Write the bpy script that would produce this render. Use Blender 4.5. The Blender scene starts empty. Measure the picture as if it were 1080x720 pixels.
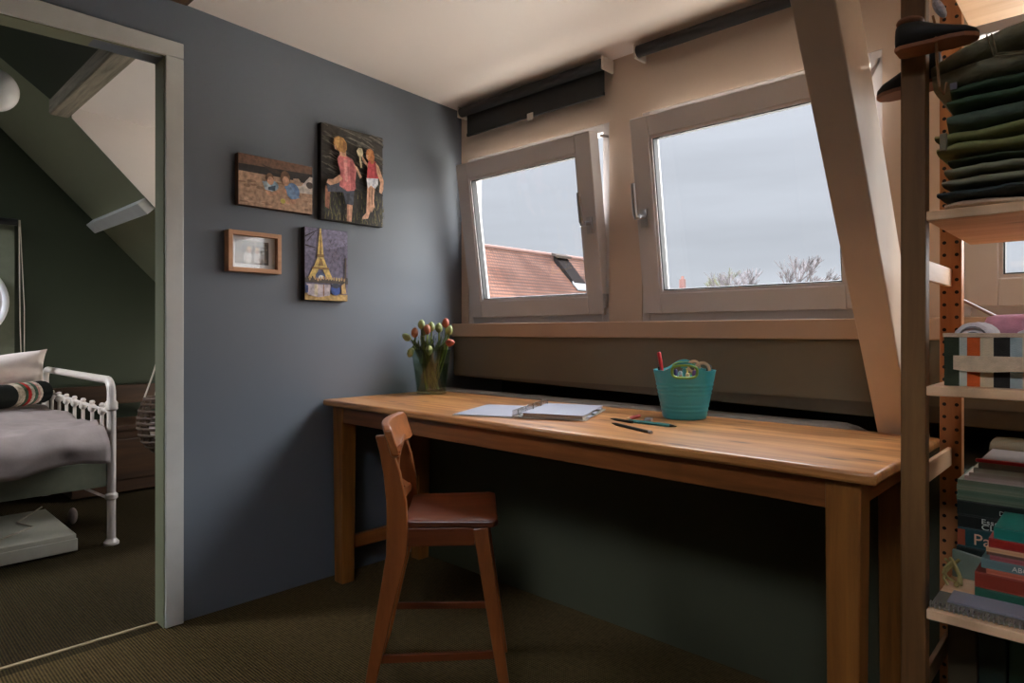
import bpy, bmesh, math, random
from mathutils import Vector, Matrix, noise
R = math.radians
scene = bpy.context.scene
COL = scene.collection
rnd = random.Random(7)

# ------------------------------------------------------------------ helpers
def lin(c):
    out = []
    for v in c[:3]:
        v = v / 255.0
        out.append(v / 12.92 if v <= 0.04045 else ((v + 0.055) / 1.055) ** 2.4)
    return (out[0], out[1], out[2], 1.0)

class MB:
    """collects shapes into one mesh"""
    def __init__(self):
        self.bm = bmesh.new()
    def face(self, pts, mi=0):
        try:
            f = self.bm.faces.new([self.bm.verts.new(p) for p in pts])
            f.material_index = mi
            return f
        except ValueError:
            return None
    def hexa(self, p, mi=0):
        """8 points: bottom loop 0-3, top loop 4-7"""
        v = [self.bm.verts.new(q) for q in p]
        for idx in ((3, 2, 1, 0), (4, 5, 6, 7), (0, 1, 5, 4), (1, 2, 6, 5), (2, 3, 7, 6), (3, 0, 4, 7)):
            f = self.bm.faces.new([v[i] for i in idx]); f.material_index = mi
        return v
    def box(self, x0, x1, y0, y1, z0, z1, mi=0):
        return self.hexa([(x0, y0, z0), (x1, y0, z0), (x1, y1, z0), (x0, y1, z0),
                          (x0, y0, z1), (x1, y0, z1), (x1, y1, z1), (x0, y1, z1)], mi)
    def prism(self, loop, vec, mi=0):
        vec = Vector(vec)
        a = [self.bm.verts.new(Vector(p)) for p in loop]
        b = [self.bm.verts.new(Vector(p) + vec) for p in loop]
        n = len(a)
        fs = [self.bm.faces.new(a[::-1]), self.bm.faces.new(b)]
        for i in range(n):
            fs.append(self.bm.faces.new((a[i], a[(i + 1) % n], b[(i + 1) % n], b[i])))
        for f in fs: f.material_index = mi
    def rings(self, rings, mi=0, cap=True, closed=False):
        vs = [[self.bm.verts.new(p) for p in r] for r in rings]
        n = len(vs[0])
        for i in range(len(vs) - 1 + (1 if closed else 0)):
            A, B = vs[i], vs[(i + 1) % len(vs)]
            for j in range(n):
                f = self.bm.faces.new((A[j], A[(j + 1) % n], B[(j + 1) % n], B[j])); f.material_index = mi
        if cap and not closed:
            f = self.bm.faces.new(vs[0][::-1]); f.material_index = mi
            f = self.bm.faces.new(vs[-1]); f.material_index = mi
    def tube(self, pts, r, n=8, mi=0, closed=False, cap=True, flat=1.0):
        pts = [Vector(p) for p in pts]
        rs = r if isinstance(r, (list, tuple)) else [r] * len(pts)
        m = len(pts)
        rings, up = [], None
        for i, p in enumerate(pts):
            a = pts[(i - 1) % m] if closed else pts[max(i - 1, 0)]
            b = pts[(i + 1) % m] if closed else pts[min(i + 1, m - 1)]
            t = (b - a).normalized()
            if up is None:
                up = Vector((0, 0, 1)) if abs(t.z) < 0.9 else Vector((1, 0, 0))
            s = t.cross(up)
            if s.length < 1e-6: s = t.orthogonal()
            s.normalize()
            up = s.cross(t).normalized()
            rings.append([p + (s * math.cos(2 * math.pi * k / n) + up * flat * math.sin(2 * math.pi * k / n)) * rs[i] for k in range(n)])
        self.rings(rings, mi, cap, closed)
    def bar(self, a, b, w, d, side, mi=0, w2=None, d2=None):
        """rectangular bar from a to b; w along `side`, d along the other direction"""
        a, b, s = Vector(a), Vector(b), Vector(side).normalized()
        t = (b - a).normalized()
        s = (s - t * s.dot(t)).normalized()
        u = t.cross(s)
        w2 = w if w2 is None else w2; d2 = d if d2 is None else d2
        def lp(c, w, d): return [c + s * (i * w / 2) + u * (j * d / 2) for i, j in ((-1, -1), (1, -1), (1, 1), (-1, 1))]
        self.hexa(lp(a, w, d) + lp(b, w2, d2), mi)
    def lathe(self, prof, c=(0, 0, 0), n=32, mi=0, cap=True, M=None):
        c = Vector(c)
        rings = []
        for r, z in prof:
            ring = []
            for k in range(n):
                a = 2 * math.pi * k / n
                p = Vector((r * math.cos(a), r * math.sin(a), z))
                if M is not None: p = M @ p
                ring.append(c + p)
            rings.append(ring)
        self.rings(rings, mi, cap)
    def ell(self, c, rx, ry, rz, n=16, m=10, mi=0, M=None):
        c = Vector(c); rings = []
        for i in range(m + 1):
            th = math.pi * (i + 0.02) / (m + 0.04)
            ring = []
            for k in range(n):
                a = 2 * math.pi * k / n
                p = Vector((rx * math.sin(th) * math.cos(a), ry * math.sin(th) * math.sin(a), -rz * math.cos(th)))
                if M is not None: p = M @ p
                ring.append(c + p)
            rings.append(ring)
        self.rings(rings, mi, True)
    def build(self, name, mat, parent=None, smooth=False, bevel=0.0, seg=2, angle=35, world=True):
        me = bpy.data.meshes.new(name)
        bmesh.ops.recalc_face_normals(self.bm, faces=self.bm.faces[:])
        self.bm.to_mesh(me); self.bm.free()
        mats = mat if isinstance(mat, (list, tuple)) else [mat]
        for m in mats: me.materials.append(m)
        if smooth:
            me.shade_smooth()
            me.set_sharp_from_angle(angle=R(angle))
        o = bpy.data.objects.new(name, me); COL.objects.link(o)
        if bevel > 0:
            b = o.modifiers.new('bevel', 'BEVEL'); b.width = bevel; b.segments = seg
            b.limit_method = 'ANGLE'; b.angle_limit = R(40)
        if parent is not None: attach(o, parent, world)
        return o

def world_of(o):
    m = Matrix.LocRotScale(o.location, o.rotation_euler, o.scale)
    if o.parent is not None:
        m = world_of(o.parent) @ o.matrix_parent_inverse @ m
    return m

def attach(o, parent, world=True):
    o.parent = parent
    if world: o.matrix_parent_inverse = world_of(parent).inverted()

def tag(o, label=None, cat=None, group=None, kind=None):
    if label: o['label'] = label
    if cat: o['category'] = cat
    if group: o['group'] = group
    if kind: o['kind'] = kind
    return o

def thing(name, label, cat, loc=(0, 0, 0), rz=0.0, group=None, kind=None):
    o = bpy.data.objects.new(name, None); COL.objects.link(o)
    o.location = loc; o.rotation_euler = (0, 0, rz); o.empty_display_size = 0.05
    return tag(o, label, cat, group, kind)

def struct(o, label=None, cat=None):
    o['kind'] = 'structure'
    if label: o['label'] = label
    return o

def text(body, size, loc, rot, mat, name, parent, depth=0.0004, align='LEFT', sx=1.0):
    cu = bpy.data.curves.new(name, 'FONT'); cu.body = body; cu.size = size; cu.extrude = depth; cu.align_x = align
    cu.resolution_u = 3
    t = bpy.data.objects.new(name, cu); COL.objects.link(t)
    bpy.context.view_layer.update()
    me = bpy.data.meshes.new_from_object(t.evaluated_get(bpy.context.evaluated_depsgraph_get()))
    bpy.data.objects.remove(t)
    M = Matrix.Translation(Vector(loc)) @ rot.to_4x4() @ Matrix.Diagonal((sx, 1, 1, 1))
    me.transform(M)
    me.materials.clear(); me.materials.append(mat)
    o = bpy.data.objects.new(name, me); COL.objects.link(o)
    attach(o, parent)
    return o

# ------------------------------------------------------------------ materials
def nodes(name):
    m = bpy.data.materials.new(name); m.use_nodes = True
    nt = m.node_tree; nt.nodes.clear()
    out = nt.nodes.new('ShaderNodeOutputMaterial')
    b = nt.nodes.new('ShaderNodeBsdfPrincipled')
    nt.links.new(b.outputs[0], out.inputs[0])
    return m, nt, b, out

def plain(name, c, rough=0.6, metal=0.0, spec=0.5, vary=0.06, scale=30, bump=0.0, bscale=200, coat=0.0):
    m, nt, b, out = nodes(name)
    N, L = nt.nodes.new, nt.links.new
    tc = N('ShaderNodeTexCoord')
    nz = N('ShaderNodeTexNoise'); nz.inputs['Scale'].default_value = scale; nz.inputs['Detail'].default_value = 4
    L(tc.outputs['Object'], nz.inputs['Vector'])
    rp = N('ShaderNodeValToRGB')
    col = lin(c)
    rp.color_ramp.elements[0].position = 0.3; rp.color_ramp.elements[1].position = 0.7
    rp.color_ramp.elements[0].color = [v * (1 - vary) for v in col[:3]] + [1]
    rp.color_ramp.elements[1].color = [min(1, v * (1 + vary)) for v in col[:3]] + [1]
    L(nz.outputs['Fac'], rp.inputs[0]); L(rp.outputs[0], b.inputs['Base Color'])
    b.inputs['Roughness'].default_value = rough; b.inputs['Metallic'].default_value = metal
    b.inputs['Specular IOR Level'].default_value = spec; b.inputs['Coat Weight'].default_value = coat
    if bump > 0:
        n2 = N('ShaderNodeTexNoise'); n2.inputs['Scale'].default_value = bscale; n2.inputs['Detail'].default_value = 3
        L(tc.outputs['Object'], n2.inputs['Vector'])
        bp = N('ShaderNodeBump'); bp.inputs['Strength'].default_value = bump; bp.inputs['Distance'].default_value = 0.004
        L(n2.outputs['Fac'], bp.inputs['Height']); L(bp.outputs[0], b.inputs['Normal'])
    return m

def wood(name, light, dark, axis='X', rough=0.45, ring=14, coat=0.0, knots=0.0, boards=None, bstep=0.12, spec=0.4):
    m, nt, b, out = nodes(name)
    N, L = nt.nodes.new, nt.links.new
    tc = N('ShaderNodeTexCoord')
    mp = N('ShaderNodeMapping')
    s = {'X': (1.0, 14, 14), 'Y': (14, 1.0, 14), 'Z': (14, 14, 1.0)}[axis]
    mp.inputs['Scale'].default_value = s
    L(tc.outputs['Object'], mp.inputs['Vector'])
    n1 = N('ShaderNodeTexNoise'); n1.inputs['Scale'].default_value = ring / 6; n1.inputs['Detail'].default_value = 6; n1.inputs['Roughness'].default_value = 0.62
    n1.inputs['Distortion'].default_value = 0.4
    L(mp.outputs[0], n1.inputs['Vector'])
    rp = N('ShaderNodeValToRGB'); e = rp.color_ramp.elements
    e[0].position = 0.28; e[1].position = 0.68
    e[0].color = lin(dark); e[1].color = lin(light)
    L(n1.outputs['Fac'], rp.inputs[0])
    col = rp.outputs[0]
    if boards:
        sp = N('ShaderNodeSeparateXYZ'); L(tc.outputs['Object'], sp.inputs[0])
        d = N('ShaderNodeMath'); d.operation = 'DIVIDE'; d.inputs[1].default_value = bstep
        L(sp.outputs[boards], d.inputs[0])
        fl = N('ShaderNodeMath'); fl.operation = 'FLOOR'; L(d.outputs[0], fl.inputs[0])
        wn = N('ShaderNodeTexWhiteNoise'); wn.noise_dimensions = '1D'; L(fl.outputs[0], wn.inputs['W'])
        hs = N('ShaderNodeHueSaturation')
        mr = N('ShaderNodeMapRange'); mr.inputs[3].default_value = 0.84; mr.inputs[4].default_value = 1.12
        L(wn.outputs['Value'], mr.inputs[0]); L(mr.outputs[0], hs.inputs['Value']); L(col, hs.inputs['Color'])
        col = hs.outputs[0]
    if knots > 0:
        sk = N('ShaderNodeSeparateXYZ'); L(tc.outputs['Object'], sk.inputs[0]); ck = N('ShaderNodeCombineXYZ')
        L(sk.outputs['X'], ck.inputs[0]); L(sk.outputs['Z' if axis == 'Z' else 'Y'], ck.inputs[1])
        mk = N('ShaderNodeMapping'); mk.inputs['Scale'].default_value = (9, 2.6, 1) if axis == 'Z' else (3.0, 10, 1); mk.inputs['Location'].default_value = (.35, .2, 0)
        L(ck.outputs[0], mk.inputs['Vector'])
        vo = N('ShaderNodeTexVoronoi'); vo.voronoi_dimensions = '2D'; vo.inputs['Scale'].default_value = 1.0
        L(mk.outputs[0], vo.inputs['Vector'])
        kr = N('ShaderNodeValToRGB'); ke = kr.color_ramp.elements
        ke[0].position = 0.04; ke[0].color = (knots, knots, knots, 1); ke[1].position = 0.12; ke[1].color = (0, 0, 0, 1)
        L(vo.outputs['Distance'], kr.inputs[0])
        mx = N('ShaderNodeMixRGB'); mx.inputs[2].default_value = [v * 0.35 for v in lin(dark)[:3]] + [1]
        L(kr.outputs[0], mx.inputs[0]); L(col, mx.inputs[1])
        col = mx.outputs[0]
    L(col, b.inputs['Base Color'])
    b.inputs['Roughness'].default_value = rough; b.inputs['Coat Weight'].default_value = coat
    b.inputs['Coat Roughness'].default_value = 0.25; b.inputs['Specular IOR Level'].default_value = spec
    bp = N('ShaderNodeBump'); bp.inputs['Strength'].default_value = 0.12; bp.inputs['Distance'].default_value = 0.002
    L(n1.outputs['Fac'], bp.inputs['Height']); L(bp.outputs[0], b.inputs['Normal'])
    return m

def glassy(name, tint, fac=0.06, rough=0.02):
    m = bpy.data.materials.new(name); m.use_nodes = True
    nt = m.node_tree; nt.nodes.clear(); N, L = nt.nodes.new, nt.links.new
    out = N('ShaderNodeOutputMaterial'); mix = N('ShaderNodeMixShader'); t = N('ShaderNodeBsdfTransparent'); g = N('ShaderNodeBsdfGlossy')
    t.inputs[0].default_value = tint; g.inputs['Roughness'].default_value = rough
    lw = N('ShaderNodeLayerWeight'); lw.inputs[0].default_value = 0.3
    mr = N('ShaderNodeMapRange'); mr.inputs[3].default_value = fac; mr.inputs[4].default_value = min(1, fac + 0.35)
    pw = N('ShaderNodeMath'); pw.operation = 'POWER'; pw.inputs[1].default_value = 3
    L(lw.outputs['Facing'], pw.inputs[0]); L(pw.outputs[0], mr.inputs[0])
    L(mr.outputs[0], mix.inputs[0]); L(t.outputs[0], mix.inputs[1]); L(g.outputs[0], mix.inputs[2]); L(mix.outputs[0], out.inputs[0])
    return m

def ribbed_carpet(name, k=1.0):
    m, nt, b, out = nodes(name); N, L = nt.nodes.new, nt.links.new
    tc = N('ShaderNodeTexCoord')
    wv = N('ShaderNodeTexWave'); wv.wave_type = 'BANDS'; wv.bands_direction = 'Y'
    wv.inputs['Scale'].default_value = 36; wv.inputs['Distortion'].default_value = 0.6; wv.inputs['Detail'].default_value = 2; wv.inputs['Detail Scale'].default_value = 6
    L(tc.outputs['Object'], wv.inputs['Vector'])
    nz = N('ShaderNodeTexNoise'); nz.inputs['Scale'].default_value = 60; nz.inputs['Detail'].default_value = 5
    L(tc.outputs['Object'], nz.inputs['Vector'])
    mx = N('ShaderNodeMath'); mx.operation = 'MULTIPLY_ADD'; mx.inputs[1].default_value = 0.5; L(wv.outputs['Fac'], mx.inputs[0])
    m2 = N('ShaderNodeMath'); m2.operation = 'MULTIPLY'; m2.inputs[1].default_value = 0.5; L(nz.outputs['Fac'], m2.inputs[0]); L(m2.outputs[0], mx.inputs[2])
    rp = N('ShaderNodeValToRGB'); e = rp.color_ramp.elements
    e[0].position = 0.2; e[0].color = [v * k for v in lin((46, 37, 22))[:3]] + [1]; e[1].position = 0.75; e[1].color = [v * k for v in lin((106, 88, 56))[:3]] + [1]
    L(mx.outputs[0], rp.inputs[0]); L(rp.outputs[0], b.inputs['Base Color'])
    b.inputs['Roughness'].default_value = 0.95; b.inputs['Specular IOR Level'].default_value = 0.1
    bp = N('ShaderNodeBump'); bp.inputs['Strength'].default_value = 0.9; bp.inputs['Distance'].default_value = 0.008
    L(mx.outputs[0], bp.inputs['Height']); L(bp.outputs[0], b.inputs['Normal'])
    return m

M = {}
M['slate'] = plain('slate_blue_wall_paint', (99, 106, 115), 0.55, vary=0.03, scale=3, bump=0.06, bscale=260)
M['green'] = plain('dark_green_wall_paint', (40, 48, 28), 0.6, vary=0.04, scale=3, bump=0.05, bscale=200)
M['greenslope'] = plain('moss_green_ceiling_paint', (120, 122, 96), 0.6, vary=0.04, scale=3)
M['cream'] = plain('cream_wall_paint', (208, 188, 170), 0.55, vary=0.025, scale=3, bump=0.05, bscale=200)
M['ceil'] = plain('pale_pink_white_ceiling_paint', (240, 230, 223), 0.5, vary=0.02, scale=2, bump=0.03)
M['panelgreen'] = plain('grey_green_panel_paint', (108, 100, 82), 0.55, vary=0.03, scale=4)
M['sill'] = plain('cream_sill_paint', (186, 158, 134), 0.42, vary=0.03, scale=6)
M['strip'] = plain('taupe_strip_paint', (92, 82, 66), 0.6)
M['kneewall'] = plain('dark_olive_knee_wall_paint', (62, 64, 46), 0.7, vary=0.05, scale=3)
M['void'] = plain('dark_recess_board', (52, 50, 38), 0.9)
M['trimgrey'] = plain('grey_door_frame_paint', (196, 196, 192), 0.45, vary=0.04, scale=14, bump=0.05, bscale=60)
M['carpet'] = ribbed_carpet('ribbed_carpet'); M['carpet_shaded'] = ribbed_carpet('shaded_ribbed_carpet', .4)  # bedroom copy of the same carpet, its shade put into the darker colour
M['threshold'] = plain('tan_threshold_strip', (164, 146, 112), 0.6)
M['beamwhite'] = plain('worn_cream_beam_paint', (200, 180, 158), 0.36, vary=0.05, scale=10, bump=0.12, bscale=30, coat=0.25)
M['oldbeam'] = wood('grey_weathered_beam', (150, 140, 122), (92, 86, 72), 'X', 0.8, ring=20)
M['darkbeam'] = wood('brown_beam_wood', (120, 88, 60), (70, 50, 34), 'X', 0.7)
M['pvc'] = plain('white_window_plastic', (206, 202, 202), 0.3, vary=0.015, scale=6)
M['gasket'] = plain('black_rubber_gasket', (18, 18, 20), 0.6)
M['pane'] = glassy('window_glass', (0.95, 0.96, 0.97, 1), 0.04)
M['steel'] = plain('brushed_steel', (190, 190, 192), 0.28, metal=1.0, vary=0.03)
M['blind'] = plain('charcoal_blind_fabric', (44, 44, 44), 0.8, bump=0.2, bscale=400)
M['blindcap'] = plain('pale_plastic_cap', (205, 195, 182), 0.5)
M['table'] = wood('orange_varnished_pine_top', (214, 154, 92), (138, 76, 34), 'X', 0.32, ring=12, coat=0.4, knots=0.9, boards='Y', bstep=0.105)
M['tableleg'] = wood('orange_pine_leg', (158, 102, 48), (112, 66, 26), 'Z', 0.42, ring=12, coat=0.15, knots=0.7)
M['tablerail'] = wood('orange_pine_rail', (148, 88, 44), (100, 56, 24), 'X', 0.42, ring=12, coat=0.15, knots=0.5)
M['tableraily'] = wood('orange_pine_end_rail', (176, 108, 56), (124, 70, 32), 'Y', 0.42, ring=12, coat=0.15)
M['chair'] = wood('antique_stained_chair_wood', (150, 86, 42), (104, 54, 24), 'Z', 0.36, ring=9, coat=0.3)
M['chairh'] = wood('antique_stained_seat_wood', (122, 62, 32), (80, 36, 17), 'X', 0.34, ring=9, coat=0.35)
M['slat'] = wood('antique_stained_wood_lit', (176, 108, 60), (132, 74, 38), 'X', 0.34, ring=9, coat=0.35)  # same chair wood lightened: window light on the slats put into the colour
M['pinez'] = wood('raw_pine_post', (132, 94, 54), (94, 62, 32), 'Z', 0.55, ring=10, knots=0.9)
M['pinex'] = wood('raw_pine_shelf', (242, 202, 162), (216, 168, 124), 'X', 0.55, ring=10, knots=0.4)
M['piney'] = wood('raw_pine_rung', (210, 172, 134), (180, 136, 96), 'Y', 0.5, ring=8)
M['pineback'] = wood('reddish_pine_post', (190, 130, 82), (156, 98, 56), 'Z', 0.5, ring=10, knots=0.4)
def drilled(m):
    nt = m.node_tree; N, L = nt.nodes.new, nt.links.new
    b = next(n for n in nt.nodes if n.type == 'BSDF_PRINCIPLED'); src = b.inputs['Base Color'].links[0].from_socket
    tc = N('ShaderNodeTexCoord'); sp = N('ShaderNodeSeparateXYZ'); L(tc.outputs['Object'], sp.inputs[0])
    def mth(op, a, v=None, w=None):
        n = N('ShaderNodeMath'); n.operation = op; L(a, n.inputs[0])
        if v is not None: n.inputs[1].default_value = v
        if w is not None: L(w, n.inputs[1])
        return n.outputs[0]
    dx = mth('SUBTRACT', mth('ABSOLUTE', sp.outputs['X']), 0.0128)
    dz = mth('MULTIPLY', mth('SUBTRACT', mth('FRACT', mth('DIVIDE', sp.outputs['Z'], 0.0306)), 0.5), 0.0306)
    d2 = mth('ADD', mth('MULTIPLY', dx, None, dx), None, mth('MULTIPLY', dz, None, dz))
    lt = mth('LESS_THAN', d2, 0.0043 ** 2)
    mx = N('ShaderNodeMixRGB'); mx.inputs[2].default_value = lin((22, 15, 10)); L(lt, mx.inputs[0]); L(src, mx.inputs[1]); L(mx.outputs[0], b.inputs['Base Color'])
drilled(M['pineback'])
M['hole'] = plain('dark_drilled_hole', (20, 14, 10), 0.9)
M['greypad'] = plain('grey_felt_padding', (116, 106, 98), 0.9, bump=0.3, bscale=120)
M['beigepad'] = plain('beige_felt_padding', (104, 94, 72), 0.9, bump=0.3, bscale=120)
M['paper'] = plain('white_paper', (138, 138, 149), 0.7, vary=0.01)
M['paperedge'] = plain('cream_paper_edges', (160, 152, 138), 0.8, vary=0.2, scale=240)
M['black'] = plain('black_plastic', (22, 22, 22), 0.4)
M['clearplast'] = glassy('clear_plastic_cover', (0.88, 0.86, 0.84, 1), 0.12, 0.15)
M['teal'] = plain('turquoise_rubber', (54, 150, 160), 0.36, vary=0.03)
M['lime'] = plain('lime_green_rubber', (112, 150, 52), 0.45)
M['red'] = plain('red_plastic', (190, 32, 38), 0.35)
M['pink'] = plain('dusty_pink_pencil', (190, 92, 92), 0.5)
M['tealpen'] = plain('teal_pencil_lacquer', (70, 140, 140), 0.35)
M['beigeroll'] = plain('beige_cardboard_ring', (196, 160, 126), 0.7)
M['orangepen'] = plain('orange_pencil_lacquer', (206, 110, 60), 0.45)
M['skinwood'] = plain('bare_pencil_wood', (214, 176, 128), 0.6)
M['vase'] = glassy('vase_glass', (0.80, 0.86, 0.80, 1), 0.06)
M['water'] = glassy('vase_water', (0.80, 0.84, 0.72, 1), 0.03)
M['stem'] = plain('tulip_stem_green', (112, 130, 62), 0.5)
M['leaf'] = plain('tulip_leaf_green', (82, 98, 60), 0.45, vary=0.15, scale=20)
M['budg'] = plain('green_white_tulip_bud', (142, 150, 96), 0.5, vary=0.2, scale=40)
M['budo'] = plain('peach_tulip_bud', (166, 106, 76), 0.5, vary=0.25, scale=40)
M['budr'] = plain('red_orange_tulip_bud', (160, 78, 56), 0.5, vary=0.3, scale=40)
M['canvas'] = plain('dark_canvas_edge', (34, 28, 26), 0.8)
M['canvasbrown'] = plain('brown_canvas_edge', (92, 66, 50), 0.8)
M['oak'] = wood('light_oak_frame', (206, 158, 120), (178, 126, 90), 'Y', 0.5, ring=10)
M['mat'] = plain('white_picture_mat', (222, 222, 224), 0.7, vary=0.01)
M['frameglass'] = glassy('picture_glass', (0.97, 0.97, 0.97, 1), 0.03, 0.03)
M['bedmetal'] = plain('cream_enamel_metal', (214, 202, 192), 0.3, vary=0.03)
M['blanket'] = plain('taupe_velvet_blanket', (146, 132, 128), 0.75, vary=0.14, scale=9, bump=0.2, bscale=60)
M['mattress'] = plain('grey_mattress_cloth', (116, 112, 98), 0.8)
M['bedrail'] = plain('sage_bed_side_board', (126, 128, 108), 0.5)
M['pillow'] = plain('off_white_pillow_cotton', (222, 208, 200), 0.8, vary=0.04, bump=0.15, bscale=60)
M['whitepaint'] = plain('white_furniture_paint', (196, 190, 172), 0.45, vary=0.03)
M['mirror'] = plain('pale_mirror_face', (200, 190, 184), 0.25, vary=0.05, scale=6)
M['whiterim'] = plain('white_enamel_rim', (236, 234, 236), 0.35, vary=0.01)
M['globe'] = plain('opal_white_globe', (228, 224, 220), 0.25, vary=0.01)
M['greenblind'] = plain('grey_green_blind_fabric', (112, 116, 96), 0.8)
M['darkwood'] = wood('dark_brown_chest_wood', (72, 46, 24), (42, 26, 13), 'Y', 0.5, ring=10)
M['wicker'] = plain('dark_wicker', (74, 54, 36), 0.7, vary=0.3, scale=60)
M['cord'] = plain('pale_cord', (196, 184, 164), 0.8)
M['shoe'] = plain('black_brown_leather', (34, 30, 26), 0.55, bump=0.15, bscale=120)
M['sole'] = plain('tan_leather_sole', (140, 90, 60), 0.6, vary=0.15)
M['lace'] = plain('tan_leather_lace', (132, 96, 62), 0.6)
M['fleece'] = plain('white_speckled_lining', (206, 206, 212), 0.9, vary=0.35, scale=160)

def cloth(name, c, vary=0.12):
    m = plain(name, c, 0.88, vary=vary, scale=60, bump=0.35, bscale=420, spec=0.15)
    return m

# ------------------------------------------------------------------ camera
cam = bpy.data.cameras.new('camera'); co = bpy.data.objects.new('camera', cam); COL.objects.link(co)
co.location = (2.49, 0.0, 1.05); co.rotation_euler = (R(90), 0, math.atan(650 / 686))
cam.sensor_width = 36; cam.lens = 36 * 686 / 1080; cam.shift_y = -10 / 1080; cam.clip_start = 0.02; cam.clip_end = 500
scene.camera = co

# ------------------------------------------------------------------ the room
CE = 0.045                              # the dormer ceiling falls towards the windows
def ceil_z(y): return 2.24 - CE * (y - 0.9)
SL = 1.03                               # slope of the main roof
def slope_z(y): return 2.2 - SL * (y - 0.888)
YW = 2.25

b = MB(); b.box(0.0, 4.3, -2.6, 2.0, -0.1, 0.0)
struct(b.build('floor', M['carpet']), 'ribbed brown carpet of the desk room')
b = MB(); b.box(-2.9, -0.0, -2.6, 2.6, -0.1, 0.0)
struct(b.build('floor_bedroom', M['carpet_shaded']), 'ribbed brown carpet of the bedroom')
b = MB(); b.box(-0.062, -0.048, 0.0, 0.83, 0.0, 0.006)
struct(b.build('trim_threshold', M['threshold'], bevel=0.002), 'thin tan strip where the two carpets meet in the doorway')

# partition wall with the doorway
b = MB()
b.box(-0.07, 0.0, 0.83, 2.305, 0, 2.27)
b.box(-0.07, 0.0, 0.83, 0.95, 2.27, 2.7)
b.box(-0.07, 0.0, 2.306, 2.62, 0, 0.93)
struct(b.build('wall_left', M['slate']), 'slate blue partition wall with the four pictures')
b = MB()
b.box(-0.07, 0.003, -0.1, 0.878, 2.02, 3.4)
b.box(-0.07, 0.003, -2.6, -0.1, 0, 3.4)
struct(b.build('wall_over_door', M['slate']), 'painted wall above and beside the doorway')

# door frame
d = thing('door_1', 'grey painted frame of the open doorway to the bedroom', 'doorway', (0, 0.4, 0), kind='structure')
d['kind'] = 'structure'; del d['category']
b = MB(); b.box(-0.075, 0.018, 0.828, 0.889, 0, 2.031); b.build('door_jamb', M['trimgrey'], d, bevel=0.003)
b = MB(); b.hexa([(-0.075, -0.1, 2.0), (0.018, -0.1, 2.0), (0.018, 0.889, 2.033), (-0.075, 0.889, 2.033),
                  (-0.075, -0.1, 2.088), (0.018, -0.1, 2.088), (0.018, 0.889, 2.088), (-0.075, 0.889, 2.088)])
b.build('door_header', M['trimgrey'], d, bevel=0.003)
b = MB(); b.box(-0.075, 0.018, -0.1, -0.03, 0, 2.031); b.build('door_jamb', M['trimgrey'], d, bevel=0.003)
b = MB(); b.box(-0.077, 0.008, 0.824, 0.829, 0, 2.029); b.build('jamb_lining', M['greenslope'], d)
b = MB(); b.hexa([(-0.077, -0.03, 1.999), (0.008, -0.03, 1.999), (0.008, 0.824, 2.027), (-0.077, 0.824, 2.027), (-0.077, -0.03, 2.004), (0.008, -0.03, 2.004), (0.008, 0.824, 2.032), (-0.077, 0.824, 2.032)]); b.build('jamb_lining', M['greenslope'], d)

# dormer ceiling (both rooms), one slab
b = MB()
b.hexa([(-1.59, 0.86, ceil_z(0.86)), (4.3, 0.86, ceil_z(0.86)), (4.3, 2.4, ceil_z(2.4)), (-1.59, 2.4, ceil_z(2.4)),
        (-1.59, 0.86, 2.6), (4.3, 0.86, 2.6), (4.3, 2.4, 2.6), (-1.59, 2.4, 2.6)])
struct(b.build('ceiling', M['ceil']), 'pale ceiling of the dormer')
# header purlin, running through both rooms
b = MB(); b.box(0.02, 4.3, 0.80, 0.90, 2.225, 2.50)
struct(b.build('trim_purlin', M['darkbeam'], bevel=0.006), 'brown roof beam at the ceiling edge')
b = MB(); b.box(-1.62, -0.072, 0.805, 0.895, 2.190, 2.32)
struct(b.build('trim_bedroom_purlin', M['oldbeam'], bevel=0.008), 'grey weathered beam under the bedroom roof')

# main roof over both rooms: two slopes with a ridge at y=-0.5
def slope_slab(x0, x1, ya, yb, off, th=0.12):
    za, zb = slope_z(ya) + off, slope_z(yb) + off
    return [(x0, ya, za), (x1, ya, za), (x1, yb, zb), (x0, yb, zb), (x0, ya, za + th), (x1, ya, za + th), (x1, yb, zb + th), (x0, yb, zb + th)]
b = MB(); b.hexa(slope_slab(-2.9, -1.59, -0.5, 2.7, 0.0, 0.3))
struct(b.build('ceiling_bedroom_slope', M['greenslope']), 'moss green sloping bedroom ceiling')
b = MB(); uz = lambda y: 2.2 + 0.75 * (0.888 - y)
b.hexa([(-1.59, -0.5, uz(-.5)), (-0.0, -0.5, uz(-.5)), (-0.0, 0.84, uz(.84)), (-1.59, 0.84, uz(.84)), (-1.59, -0.5, 4.0), (0.0, -0.5, 4.0), (0.0, 0.84, 2.6), (-1.59, 0.84, 2.6)])
struct(b.build('ceiling_bedroom_upper', M['green']), 'dark green sloping ceiling above the weathered beam')
b = MB(); b.hexa(slope_slab(0.0, 4.3, -0.5, 0.92, 0.13, 0.3))
struct(b.build('ceiling_room_slope', M['ceil']), 'pale sloping ceiling behind the dormer')
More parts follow.
